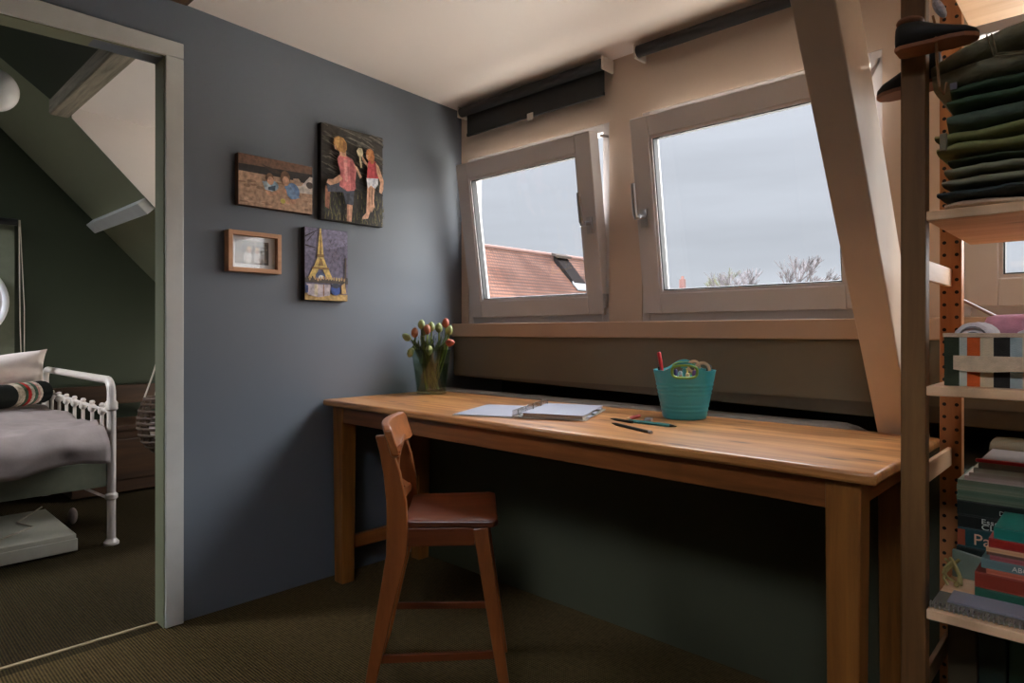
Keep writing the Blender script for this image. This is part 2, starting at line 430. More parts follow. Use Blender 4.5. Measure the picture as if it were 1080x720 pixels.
# back slope left open for two unseen roof windows, added as fill light
zr = slope_z(-0.5) + 0.13
def back_pt(x, s): return (x, -0.5 - s * 2.1, zr - s * 2.1 * 0.9)
def back_slab(name, x0, x1, s0, s1, m):
    b = MB(); p = [back_pt(x0, s0), back_pt(x1, s0), back_pt(x1, s1), back_pt(x0, s1)]
    b.hexa([tuple(Vector(q)) for q in p] + [(q[0], q[1] , q[2] + 0.14) for q in p])
    return struct(b.build(name, m), 'back slope of the roof')
FILL_SKY = [(-2.2, -1.2, 0.25, 0.70), (2.5, 3.3, 0.33, 0.58)]
xs = [-2.9, FILL_SKY[0][0], FILL_SKY[0][1], 0.0, FILL_SKY[1][0], FILL_SKY[1][1], 4.3]
for i in range(6):
    x0, x1 = xs[i], xs[i + 1]; mm = M['greenslope'] if x1 <= 0 else M['ceil']
    hole = FILL_SKY[0] if i == 1 else (FILL_SKY[1] if i == 4 else None)
    if hole is None: back_slab('ceiling_back_slope', x0, x1, 0.0, 1.0, mm)
    else:
        back_slab('ceiling_back_slope', x0, x1, 0.0, hole[2], mm)
        back_slab('ceiling_back_slope', x0, x1, hole[3], 1.0, mm)
for k, (x0, x1, s0, s1) in enumerate(FILL_SKY):
    w = thing('window_%d' % (5 + k), 'unseen roof window added in the back slope as fill light', 'window', back_pt((x0 + x1) / 2, s1), kind='structure'); del w['category']
    b = MB()
    for (a, c, e, f) in ((x0, x0 + .06, s0, s1), (x1 - .06, x1, s0, s1), (x0, x1, s0, s0 + .03), (x0, x1, s1 - .03, s1)):
        p = [back_pt(a, e), back_pt(c, e), back_pt(c, f), back_pt(a, f)]
        b.hexa([(q[0], q[1], q[2] + 0.02) for q in p] + [(q[0], q[1], q[2] + 0.12) for q in p])
    b.build('window_frame', M['pvc'], w)  # frame of the added fill-light window
    b = MB(); p = [back_pt(x0 + .05, s0 + .02), back_pt(x1 - .05, s0 + .02), back_pt(x1 - .05, s1 - .02), back_pt(x0 + .05, s1 - .02)]
    b.hexa([(q[0], q[1], q[2] + 0.06) for q in p] + [(q[0], q[1], q[2] + 0.066) for q in p])
    b.build('window_pane', M['pane'], w)  # pane of the added fill-light window
b = MB(); b.box(-2.9, 4.3, -2.7, -2.6, 0, 2.3)
struct(b.build('wall_back', M['cream']), 'wall behind the camera')
b = MB(); b.box(4.3, 4.4, -2.7, 2.7, 0, 3.8)
struct(b.build('wall_right', M['cream']), 'cream end wall beyond the shelf')
b = MB(); b.box(-2.76, -2.66, -2.7, 2.7, 0, 3.8)
struct(b.build('wall_bedroom', M['green']), 'dark green bedroom end wall')
# dormer cheek above the slope edge in the bedroom
b = MB()
b.prism([(-1.582, 0.90, 2.24), (-1.582, 0.90, slope_z(0.90) - 0.002), (-1.582, 2.4, slope_z(2.4) - 0.002), (-1.582, 2.4, 2.24)], (-0.006, 0, 0))
struct(b.build('wall_cheek', M['ceil']), 'pale side wall of the dormer in the bedroom')
# small purlin under the bedroom slope
b = MB(); b.bar((-2.66, 1.27, slope_z(1.27) - 0.03), (-1.60, 1.27, slope_z(1.27) - 0.03), 0.075, 0.07, (0, 1, -1))
struct(b.build('trim_slope_purlin', M['trimgrey'], bevel=0.004), 'grey purlin under the bedroom slope')

# ---- window wall
b = MB()
def pier(x0, x1, z0=1.06, z1=2.32): b.box(x0, x1, YW, YW + 0.06, z0, z1)
pier(-1.59, -1.35); pier(-0.30, 0.05); pier(0.917, 1.075); pier(1.937, 2.13); pier(2.99, 4.3)
for x0, x1 in ((-1.35, -0.30), (0.05, 0.917), (1.075, 1.937), (2.13, 2.99)): pier(x0, x1, 1.927, 2.32)
struct(b.build('wall_window', M['cream']), 'cream wall around the row of dormer windows')
b = MB(); b.box(0.0, 4.3, YW - .052, YW + 0.05, 0.836, 1.03); b.box(-1.59, -0.07, YW, YW + 0.05, 0.0, 1.07)
struct(b.build('wall_below_sill', M['panelgreen']), 'grey green panel under the window sill')
b = MB(); b.hexa([(0.0, 2.206, 0.830), (4.3, 2.206, 0.742), (4.3, 2.23, 0.742), (0.0, 2.23, 0.830), (0, 2.206, 0.8355), (4.3, 2.206, 0.8355), (4.3, 2.23, 0.8355), (0, 2.23, 0.8355)])
struct(b.build('trim_panel_strip', M['strip']), 'taupe strip under the panel')
b = MB(); b.box(0.0, 4.3, 2.182, YW + 0.06, 1.027, 1.092)
struct(b.build('trim_sill', M['sill'], bevel=0.004), 'cream window sill board')
# knee wall with its ledge, dark recess
b = MB(); b.box(0.0, 4.3, 1.95, 2.0, 0, 0.70)
struct(b.build('wall_knee', M['kneewall']), 'low dark wall under the table')
b = MB(); b.box(0.0, 4.3, 2.0, 2.62, 0.66, 0.70); b.box(0.0, 4.3, 2.55, 2.62, 0.70, 0.9); b.box(0.0, 4.3, 2.30, 2.62, 0.84, 0.88)
struct(b.build('wall_recess', M['void']), 'dark ledge recess behind the table')

# raking rafter at the right of the second window
def rafter(x0, x1, name, lab):
    fy = lambda z: 2.06 - 0.673 * (z - 0.77)
    b = MB(); za, zb = 0.70, 2.30
    loop = [(x0, fy(za), za), (x0, fy(za) + 0.205, za), (x0, fy(zb) + 0.205, zb), (x0, fy(zb), zb)]
    b.prism(loop, (x1 - x0, 0, 0))
    return struct(b.build(name, M['beamwhite'], bevel=0.004), lab)
rafter(1.97, 2.057, 'trim_rafter', 'raking cream painted beam beside the wooden shelf')

# ---- windows
def fixed_frame(w, x0, x1, z0=1.092, z1=1.927):
    b = MB(); f = 0.035
    ya, yb = YW + 0.004, YW + 0.062
    b.box(x0, x0 + f, ya, yb, z0, z1); b.box(x1 - f, x1, ya, yb, z0, z1)
    b.box(x0 + f, x1 - f, ya, yb, z0, z0 + f); b.box(x0 + f, x1 - f, ya, yb, z1 - f, z1)
    b.build('fixed_frame', M['pvc'], w, bevel=0.003)
def sash(w, x0, x1, tilt, handle=None):
    """leaf hinged on its lower edge, leaning into the room by `tilt`"""
    zb, h, th = 1.122, 0.755, 0.062
    T = Matrix.Translation((0, 2.240, zb)) @ Matrix.Rotation(tilt, 4, 'X')
    def P(x, y, z): return tuple(T @ Vector((x, y, z)))
    def bx(b, xa, xb, ya, yb, za, zb_, mi=0):
        b.hexa([P(xa, ya, za), P(xb, ya, za), P(xb, yb, za), P(xa, yb, za), P(xa, ya, zb_), P(xb, ya, zb_), P(xb, yb, zb_), P(xa, yb, zb_)], mi)
    f = 0.078
    b = MB()
    bx(b, x0, x0 + f, 0, th, 0, h); bx(b, x1 - f, x1, 0, th, 0, h)
    bx(b, x0 + f, x1 - f, 0, th, 0, f); bx(b, x0 + f, x1 - f, 0, th, h - f, h)
    s = b.build('sash', M['pvc'], w, bevel=0.004)
    b = MB(); g = 0.010                                              # glazing bead
    for (xa, xb, za, zc) in ((x0 + f - 0.001, x0 + f + g, f, h - f), (x1 - f - g, x1 - f + 0.001, f, h - f), (x0 + f + g, x1 - f - g, f - 0.001, f + g), (x0 + f + g, x1 - f - g, h - f - g, h - f + 0.001)):
        bx(b, xa, xb, 0.006, th - 0.006, za, zc)
    b.build('glazing_bead', M['pvc'], s)
    b = MB(); q = 0.004
    a0, a1, c0, c1 = x0 + f + g, x1 - f - g, f + g, h - f - g
    for (xa, xb, za, zc) in ((a0, a0 + q, c0, c1), (a1 - q, a1, c0, c1), (a0 + q, a1 - q, c0, c0 + q), (a0 + q, a1 - q, c1 - q, c1)):
        bx(b, xa, xb, 0.012, th - 0.02, za, zc)
    b.build('gasket', M['gasket'], s)
    b = MB(); bx(b, a0 - .001, a1 + .001, 0.026, 0.030, c0 - .001, c1 + .001); b.build('pane', M['pane'], s)
    if handle is not None:
        hx, hz = handle
        b = MB(); bx(b, hx - 0.014, hx + 0.014, -0.010, 0.0, hz - 0.035, hz + 0.035)
        b.tube([P(hx, 0, hz + 0.008), P(hx, -0.045, hz + 0.008)], 0.010, 12)
        sg = -1
        b.tube([P(hx, -0.042, hz + 0.006), P(hx + sg * 0.008, -0.048, hz + 0.004), P(hx + sg * 0.012, -0.048, hz + 0.018), P(hx + sg * 0.014, -0.046, hz + 0.135)], [0.010, 0.010, 0.010, 0.009], 10)
        b.build('window_handle', M['steel'], s, smooth=True)
    return P
TILT = math.atan2(0.108, 0.75)
w = thing('window_1', 'white tilted window nearest the corner', 'window', (0.48, YW, 1.09), kind='structure'); del w['category']
fixed_frame(w, 0.05, 0.917); sash(w, 0.086, 0.90, TILT, (0.868, 0.375))
b = MB(); b.bar((0.908, 2.20, 1.86), (0.908, 2.27, 1.87), 0.010, 0.006, (0, 0, 1)); b.box(0.90, 0.912, 2.23, 2.25, 1.15, 1.21); b.build('hinge_stay', M['steel'], w)
w = thing('window_2', 'white tilted window left of the raking beam', 'window', (1.5, YW, 1.09), kind='structure'); del w['category']
fixed_frame(w, 1.075, 1.937); sash(w, 1.092, 1.915, TILT, (1.128, 0.372))
b = MB(); b.bar((1.926, 2.14, 1.80), (1.926, 2.26, 1.90), 0.012, 0.006, (0, 0, 1)); b.build('hinge_stay', M['steel'], w)
w = thing('window_3', 'white closed window behind the wooden shelf', 'window', (2.56, YW, 1.09), kind='structure'); del w['category']
fixed_frame(w, 2.13, 2.99); sash(w, 2.15, 2.97, 0.0, (2.18, 0.385))
w = thing('window_4', 'white bedroom dormer window', 'window', (-0.83, YW, 1.09), kind='structure'); del w['category']
fixed_frame(w, -1.35, -0.30); sash(w, -1.33, -0.32, 0.0, (-0.36, 0.385))

# ---- roller blinds
def blind(x0, x1, hang, label, ry=2.185, rzz=2.145):
    t = thing('roller_blind', label, 'blind', ((x0 + x1) / 2, ry, rzz), group=None)
    b = MB(); b.tube([(x0 + 0.012, ry, rzz), (x1 - 0.012, ry, rzz)], 0.023, 20); b.build('blind_tube', M['blind'], t, smooth=True)
    for xa, xb in ((x0, x0 + 0.012), (x1 - 0.012, x1)):
        b = MB(); b.box(xa, xb, ry - 0.02, ry + 0.062, rzz - 0.028, rzz + 0.028); b.build('end_bracket', M['blindcap'], t, bevel=0.006)
    if hang > 0:
        b = MB(); b.box(x0 + 0.035, x1 - 0.02, ry + 0.017, ry + 0.020, rzz - hang, rzz)
        f = b.build('blind_fabric', M['blind'], t)
        b = MB(); b.box(x0 + 0.035, x1 - 0.02, ry + 0.012, ry + 0.024, rzz - hang - 0.006, rzz - hang + 0.008); b.build('bottom_bar', M['blind'], f, bevel=0.002)
        xm = (x0 + x1) / 2 + 0.02
        b = MB(); b.box(xm - 0.018, xm + 0.018, ry + 0.009, ry + 0.012, rzz - hang - 0.022, rzz - hang + 0.012); b.build('pull_tab', M['blindcap'], f, bevel=0.003)
blind(0.06, 0.945, 0.115, 'charcoal roller blind with a hanging strip of fabric above the corner window')
blind(1.087, 1.95, 0.0, 'charcoal roller blind wound fully up above the window by the raking beam')

# ------------------------------------------------------------------ pictures
def print_mesh(parent, y0, y1, z0, z1, x, shapes, name='photo_print'):
    """shapes in picture coordinates (0..1, 0..1), drawn in order as thin printed layers"""
    b = MB(); mats = []; idx = {}
    def mi(c):
        if c not in idx:
            idx[c] = len(mats); mats.append(plain('print_ink_%d_%d_%d' % c, tuple(v * .92 for v in c), 0.6, vary=0.38, scale=70))
        return idx[c]
    k = 0
    for s in shapes:
        kind, c = s[0], s[1]
        if kind == 'r': pts = [(s[2], s[3]), (s[4], s[3]), (s[4], s[5]), (s[2], s[5])]
        elif kind == 'e':
            a = R(s[6]) if len(s) > 6 else 0; asp = (y1 - y0) / (z1 - z0)
            pts = []
            for i in range(18):
                t = 2 * math.pi * i / 18; ex, ez = s[4] * math.cos(t), s[5] * math.sin(t)
                dx = ex * math.cos(a) - ez * math.sin(a) / asp; dz = ex * math.sin(a) * asp + ez * math.cos(a)
                pts.append((s[2] + dx, s[3] + dz))
        else: pts = s[2]
        xx = x + 0.00006 * k; k += 1
        b.face([(xx, y0 + max(0, min(1, p[0])) * (y1 - y0), z0 + max(0, min(1, p[1])) * (z1 - z0)) for p in pts], mi(c))
    me = bpy.data.meshes.new(name)
    b.bm.normal_update()
    for f in b.bm.faces:
        if f.normal.x < 0: f.normal_flip()
    b.bm.to_mesh(me); b.bm.free()
    for m in mats: me.materials.append(m)
    o = bpy.data.objects.new(name, me); COL.objects.link(o); attach(o, parent)
    return o

def canvas(y0, y1, z0, z1, shapes, label, edge, d=0.03):
    t = thing('canvas_picture', label, 'picture', (0, (y0 + y1) / 2, z0))
    b = MB(); b.box(0.0, d, y0, y1, z0, z1); b.build('stretched_canvas', edge, t, bevel=0.002)
    print_mesh(t, y0 + .0015, y1 - .0015, z0 + .0015, z1 - .0015, d + 0.0004, shapes)
SK, HR = (206, 156, 126), (120, 84, 58)
rr = random.Random(3)
sand = [('r', (186, 148, 120), 0, 0, 1, 1), ('r', (112, 78, 58), 0, .80, 1, 1), ('p', (36, 26, 22), [(0, .80), (1, .84), (1, .62), (.6, .66), (0, .66)]),
        ('p', (60, 40, 30), [(.3, .86), (.5, .80), (.62, .70), (.42, .74)])]
for i in range(26):
    sand.append(('e', rr.choice([(160, 122, 96), (200, 164, 136), (150, 116, 92)]), rr.random(), .06 + rr.random() * .5, .02 + rr.random() * .04, .012 + rr.random() * .02))
sand += [('p', (206, 194, 186), [(.66, .52), (.84, .56), (.96, .78), (1, .78), (1, .42), (.72, .40)]), ('e', (60, 44, 40), .96, .60, .05, .07),
         ('p', (176, 146, 124), [(.72, .68), (.80, .70), (.86, .58), (.74, .58)]),
         ('e', (150, 176, 196), .42, .46, .10, .11), ('p', (190, 204, 214), [(.30, .52), (.40, .54), (.44, .34), (.34, .36)]), ('p', (58, 78, 96), [(.38, .42), (.48, .48), (.47, .36), (.38, .37)]),
         ('p', SK, [(.34, .34), (.40, .35), (.46, .26), (.42, .24), (.36, .28)]), ('p', SK, [(.44, .32), (.54, .40), (.54, .33), (.44, .26)]),
         ('e', (92, 120, 160), .72, .42, .09, .17, 20), ('p', (108, 136, 172), [(.60, .52), (.68, .56), (.76, .36), (.82, .30), (.70, .24), (.62, .34)]),
         ('p', SK, [(.56, .42), (.62, .44), (.64, .32), (.58, .34)]), ('e', SK, .72, .20, .045, .05), ('e', (206, 190, 90), .58, .18, .035, .05), ('e', SK, .64, .17, .03, .04),
         ('e', HR, .40, .60, .052, .11), ('e', SK, .41, .555, .043, .085), ('e', HR, .61, .66, .068, .15), ('e', SK, .618, .60, .048, .10)]
canvas(1.08, 1.391, 1.537, 1.735, sand, 'landscape canvas photo of two children lying on sand', M['canvasbrown'])
water = [('r', (50, 44, 36), 0, 0, 1, 1)]
for i in range(150):
    z = .30 + rr.random() * .7; x = rr.random(); l = .06 + rr.random() * .14; th = .006 + rr.random() * .014 * z
    water.append(('p', rr.choice([(92, 88, 80), (76, 72, 62), (34, 30, 26), (108, 102, 92), (62, 56, 48)]) if z > .5 else rr.choice([(40, 34, 28), (62, 56, 46), (32, 27, 22)]), [(x - l, z + .02), (x + l, z - .03), (x + l, z - .03 + th), (x - l * .6, z + .02 + th)]))
for i in range(200):
    x, z = rr.random(), rr.random() ** 1.4 * .32
    water.append(('p', rr.choice([(104, 98, 56), (76, 78, 42), (120, 108, 68), (60, 56, 34)]), [(x, z - .03), (x + .014, z - .03), (x + .03 - rr.random() * .06, z + .05)]))
SHT, SHO = (206, 116, 116), (66, 68, 82)
SD = (176, 122, 94)
water += [('p', (206, 150, 118), [(.355, .0), (.43, .0), (.455, .24), (.36, .24)]), ('p', SD, [(.355, .0), (.385, .0), (.40, .24), (.36, .24)]), ('p', (150, 96, 70), [(.02, .12), (.08, .10), (.10, .34), (.02, .34)]),
          ('p', SHO, [(.04, .36), (.24, .40), (.48, .38), (.46, .18), (.34, .18), (.30, .30), (.06, .28)]), ('p', (92, 94, 108), [(.30, .37), (.44, .37), (.43, .33), (.29, .33)]), ('p', (44, 46, 58), [(.36, .30), (.40, .30), (.39, .18), (.35, .18)]),
          ('p', SHT, [(.20, .64), (.24, .69), (.32, .70), (.44, .67), (.51, .59), (.48, .34), (.36, .32), (.24, .36), (.26, .50)]), ('p', (178, 92, 94), [(.40, .64), (.46, .66), (.50, .36), (.42, .34)]), ('p', (184, 98, 98), [(.25, .50), (.30, .52), (.29, .36), (.24, .37)]), ('p', (222, 150, 146), [(.30, .66), (.36, .66), (.37, .42), (.33, .42)]),
          ('p', SK, [(.24, .48), (.29, .44), (.22, .39), (.10, .35), (.04, .37), (.06, .41), (.14, .42)]), ('p', SK, [(.47, .62), (.52, .60), (.60, .50), (.57, .48)]),
          ('p', SK, [(.235, .75), (.34, .75), (.345, .68), (.25, .68)]), ('p', (176, 128, 70), [(.14, .80), (.16, .86), (.22, .885), (.30, .875), (.35, .83), (.355, .765), (.32, .72), (.24, .725), (.17, .75)]),
          ('p', (206, 160, 96), [(.15, .80), (.18, .86), (.24, .875), (.24, .80), (.20, .75)]), ('p', (146, 100, 54), [(.29, .86), (.345, .82), (.345, .765), (.30, .74)]), ('p', SK, [(.155, .78), (.18, .78), (.19, .735), (.165, .745)]),
          ('p', SK, [(.69, .43), (.765, .43), (.755, .30), (.77, .20), (.70, .06), (.60, .04), (.61, .07), (.67, .12), (.68, .26)]), ('p', SD, [(.72, .42), (.74, .42), (.735, .22), (.715, .14), (.70, .20)]), ('p', SK, [(.77, .42), (.82, .42), (.80, .26), (.815, .20), (.76, .13), (.745, .16), (.775, .22)]),
          ('p', (208, 208, 216), [(.67, .50), (.87, .52), (.87, .45), (.82, .40), (.75, .43), (.70, .39)]), ('p', (176, 176, 190), [(.78, .51), (.82, .51), (.81, .42), (.78, .43)]),
          ('p', (190, 66, 74), [(.70, .68), (.76, .71), (.83, .70), (.87, .62), (.88, .52), (.68, .50)]), ('p', (150, 48, 58), [(.80, .70), (.84, .69), (.88, .54), (.82, .52)]),
          ('p', SK, [(.83, .69), (.88, .66), (.97, .50), (.96, .40), (.93, .355), (.89, .37), (.91, .48), (.85, .58)]),
          ('p', (176, 108, 60), [(.66, .76), (.68, .81), (.74, .835), (.79, .81), (.81, .75), (.80, .68), (.76, .66), (.73, .70), (.70, .69)]), ('p', (206, 140, 84), [(.68, .77), (.72, .82), (.76, .82), (.74, .74), (.70, .71)]), ('p', SK, [(.665, .755), (.695, .76), (.70, .71), (.675, .71)]),
          ('p', (206, 192, 156), [(.51, .77), (.54, .81), (.60, .81), (.62, .76), (.60, .72), (.54, .72)]), ('p', SK, [(.60, .74), (.62, .72), (.70, .65), (.69, .62), (.60, .69)]), ('p', (206, 192, 156), [(.55, .72), (.58, .72), (.60, .60), (.575, .60)])]
canvas(1.43, 1.742, 1.525, 1.931, water, 'tall canvas photo of two children wading beside dark water', M['canvas'])
tower = [('r', (112, 104, 130), 0, 0, 1, 1), ('p', (128, 122, 150), [(0, 1), (1, 1), (1, .80), (0, .62)]), ('r', (196, 160, 92), 0, 0, 1, .09)]
for i in range(46):
    x, z = .55 + rr.random() * .42, .40 + rr.random() * .46; a = rr.random() * 3.1; l = .05 + rr.random() * .08
    tower.append(('p', rr.choice([(70, 58, 66), (92, 78, 80), (58, 48, 52)]), [(x, z), (x + .012, z), (x + l * math.cos(a) + .006, z + .6 * l * math.sin(a)), (x + l * math.cos(a), z + .6 * l * math.sin(a))]))
tower += [('p', (80, 60, 52), [(.90, .10), (.96, .10), (.97, .62), (.93, .62)])]
for a, c in (((0, .86), (.30, .98)), ((.05, .80), (.22, .94)), ((0, .74), (.26, .72)), ((.10, .92), (.12, 1.0))):
    tower.append(('p', (56, 44, 50), [(a[0], a[1]), (a[0], a[1] + .022), (c[0], c[1] + .006), (c[0], c[1])]))
GO, GD = (224, 190, 104), (150, 112, 52)
tower += [('p', GO, [(.33, 1.0), (.36, 1.0), (.42, .62), (.27, .62)]), ('p', GD, [(.345, .95), (.355, .95), (.37, .64), (.33, .64)]), ('p', GD, [(.26, .64), (.43, .64), (.43, .60), (.26, .60)]),
          ('p', GO, [(.28, .60), (.42, .60), (.52, .44), (.18, .44)]), ('p', GD, [(.33, .58), (.38, .58), (.42, .48), (.29, .48)]), ('p', GD, [(.16, .46), (.54, .46), (.55, .43), (.15, .43)]),
          ('p', GO, [(.16, .43), (.30, .43), (.20, .27), (.04, .27)]), ('p', GO, [(.40, .43), (.54, .43), (.66, .27), (.52, .27)]), ('e', (80, 92, 130), .34, .33, .11, .07), ('e', (220, 216, 210), .36, .32, .06, .03),
          ('r', (70, 56, 44), 0, .24, 1, .30)]
for i in range(16): tower.append(('e', rr.choice([(214, 184, 120), (190, 150, 100), (60, 50, 46)]), .04 + i * .062, .285 + rr.random() * .03, .022, .026))
tower += [('p', (186, 172, 176), [(.03, .22), (.58, .22), (.56, .07), (.30, .04), (.05, .07)]), ('r', (206, 190, 160), .20, .06, .28, .22), ('r', (150, 110, 90), .40, .06, .43, .22),
          ('e', (36, 70, 150), .70, .15, .115, .075), ('e', (24, 30, 54), .70, .21, .10, .035), ('p', (190, 156, 96), [(.84, .22), (.92, .26), (.96, .10), (.84, .10)]), ('r', (40, 60, 120), 0, .10, .06, .20)]
canvas(1.355, 1.559, 1.182, 1.485, tower, 'small upright canvas of a lit iron tower between bare trees', M['canvas'])
t = thing('picture_frame', 'light oak box frame with a small photo in a white mat', 'picture', (0, 1.145, 1.28))
y0, y1, z0, z1, f = 1.04, 1.251, 1.28, 1.437, 0.017
b = MB(); b.box(0, .04, y0, y0 + f, z0, z1); b.box(0, .04, y1 - f, y1, z0, z1); b.box(0, .04, y0 + f, y1 - f, z0, z0 + f); b.box(0, .04, y0 + f, y1 - f, z1 - f, z1)
b.build('frame', M['oak'], t, bevel=0.0015)
b = MB(); b.box(0.001, .016, y0 + f, y1 - f, z0 + f, z1 - f); b.build('picture_mat', M['mat'], t)
fam = [('r', (126, 108, 96), 0, 0, 1, 1), ('r', (88, 74, 66), 0, .5, .35, 1), ('r', (100, 88, 80), .65, .4, 1, 1), ('r', (74, 66, 62), .9, 0, 1, .9)]
for i in range(30): fam.append(('r', rr.choice([(150, 130, 114), (96, 82, 74), (116, 104, 98), (176, 150, 120)]), (q := rr.random() * .9), (z := .1 + rr.random() * .8), q + .06, z + .06))
fam += [('e', (214, 206, 200), .36, .28, .13, .28), ('e', (208, 200, 196), .66, .30, .13, .26), ('e', (206, 170, 120), .40, .62, .07, .14), ('e', (196, 160, 110), .64, .60, .07, .14), ('e', (190, 150, 130), .41, .56, .05, .09), ('e', (190, 150, 130), .64, .54, .05, .09),
        ('r', (40, 40, 44), .16, 0, .24, .1), ('r', (40, 40, 44), .78, 0, .9, .1)]
print_mesh(t, y0 + .035, y1 - .043, z0 + .033, z1 - .034, 0.0164, fam)
b = MB(); b.box(.024, .026, y0 + f, y1 - f, z0 + f, z1 - f); b.build('picture_glass', M['frameglass'], t)

# ------------------------------------------------------------------ the table
TZ = 0.765
t = thing('work_table', 'long varnished orange pine table under the windows', 'table', (1.07, 1.76, 0))
b = MB(); b.box(0.012, 2.124, 1.448, 2.062, TZ - 0.026, TZ)
b.build('tabletop', M['table'], t, bevel=0.008, seg=3, smooth=True, angle=50)
b = MB(); b.box(0.125, 2.02, 1.478, 1.50, 0.673, TZ - 0.0262); b.build('apron', M['tablerail'], t, bevel=0.002)
b = MB(); b.box(0.125, 2.02, 1.915, 1.937, 0.673, TZ - 0.0262); b.build('apron', M['tablerail'], t, bevel=0.002)
b = MB(); b.box(0.07, 0.092, 1.54, 1.88, 0.673, TZ - 0.0262); b.build('apron', M['tableraily'], t, bevel=0.002)
b = MB(); b.box(2.05, 2.072, 1.54, 1.88, 0.673, TZ - 0.0262); b.build('apron', M['tableraily'], t, bevel=0.002)
for x0 in (0.056, 2.018):
    for y0 in (1.47, 1.872):
        b = MB(); b.hexa([(x0 + .005, y0 + .005, 0), (x0 + .065, y0 + .005, 0), (x0 + .065, y0 + .065, 0), (x0 + .005, y0 + .065, 0),
                          (x0, y0, TZ - .0262), (x0 + .071, y0, TZ - .0262), (x0 + .071, y0 + .071, TZ - .0262), (x0, y0 + .071, TZ - .0262)])
        b.build('leg', M['tableleg'], t, bevel=0.004)
b = MB(); b.box(0.075, 0.10, 1.54, 1.875, 0.13, 0.185); b.build('stretcher', M['tableraily'], t, bevel=0.002)

# grey padding on the ledge behind the table
def pad(x0, x1, y0, y1, z0, z1, name, mat, label, cat, endround=True):
    b = MB(); n = 60
    rings = []
    for i in range(n + 1):
        x = x0 + (x1 - x0) * i / n
        e = min(1.0, max(0.02, (x1 - x) / 0.12)) if endround else 1.0
        e = math.sqrt(1 - (1 - e) ** 2)
        h = (z1 - z0) * (e * 0.96 + 0.04) + 0.004 * noise.noise((x * 9, 0, 3)) * e
        w = 0.006 * noise.noise((x * 7, 5, 1))
        yy0, yy1 = y0 + w, y1 + w
        ring = []
        for k in range(14):
            a = math.pi * k / 13
            ca, sa = math.cos(a), math.sin(a)
            ring.append((x, (yy0 + yy1) / 2 - (yy1 - yy0) / 2 * math.copysign(abs(ca) ** 0.5, ca), z0 + h * max(0.0, sa) ** 0.45))
        rings.append(ring)
    b.rings(rings)
    return tag(b.build(name, mat, smooth=True), label, cat)
pad(0.01, 1.955, 2.064, 2.200, 0.7015, 0.772, 'padding_roll', M['greypad'], 'long grey felt padding lying on the ledge behind the table', 'padding')
pad(2.235, 2.62, 2.01, 2.19, 0.7015, 0.772, 'padding_roll', M['beigepad'], 'beige cloth bundle on the ledge behind the shelf', 'padding', True)

# ------------------------------------------------------------------ chair
c = thing('junior_chair', 'small red-brown wooden chair with curved backrest at the table', 'chair', (1.019, 1.300, 0), R(46.5))
def cb(b, name, m, bevel=0.0, smooth=False, angle=40, lab=None):
    o = b.build(name, m, c, smooth=smooth, bevel=bevel, world=False, angle=angle)
    if lab: o['label'] = lab
    return o
b = MB(); NX, NY = 16, 16                                              # saddle seat
def seat_pt(i, j, top):
    u, v = i / NX, j / NY
    x = -0.135 + 0.262 * u; hw = 0.150 + 0.018 * u
    y = (v * 2 - 1) * hw
    corner = max(0, abs(v * 2 - 1) - 0.86) / 0.14
    if u > 0.86: x -= 0.012 * corner ** 2 * (u - 0.86) / 0.14
    dish = 0.008 * (1 - (v * 2 - 1) ** 2) * math.sin(math.pi * min(1, u * 1.1 + .05)) if top else 0
    edge = 0.004 * max(0, (max(abs(v * 2 - 1), abs(u * 2 - 1)) - 0.9) / 0.1) ** 2
    return (x, y, (0.532 - dish - edge) if top else (0.506 + edge))
gt = [[b.bm.verts.new(seat_pt(i, j, True)) for j in range(NY + 1)] for i in range(NX + 1)]
gb = [[b.bm.verts.new(seat_pt(i, j, False)) for j in range(NY + 1)] for i in range(NX + 1)]
for i in range(NX):
    for j in range(NY):
        b.bm.faces.new((gt[i][j], gt[i + 1][j], gt[i + 1][j + 1], gt[i][j + 1])); b.bm.faces.new((gb[i][j], gb[i][j + 1], gb[i + 1][j + 1], gb[i + 1][j]))
for i in range(NX):
    b.bm.faces.new((gt[i][0], gb[i][0], gb[i + 1][0], gt[i + 1][0])); b.bm.faces.new((gt[i][NY], gt[i + 1][NY], gb[i + 1][NY], gb[i][NY]))
for j in range(NY):
    b.bm.faces.new((gt[0][j], gt[0][j + 1], gb[0][j + 1], gb[0][j])); b.bm.faces.new((gt[NX][j], gb[NX][j], gb[NX][j + 1], gt[NX][j + 1]))
cb(b, 'seat', M['chairh'], bevel=0.004, smooth=True)
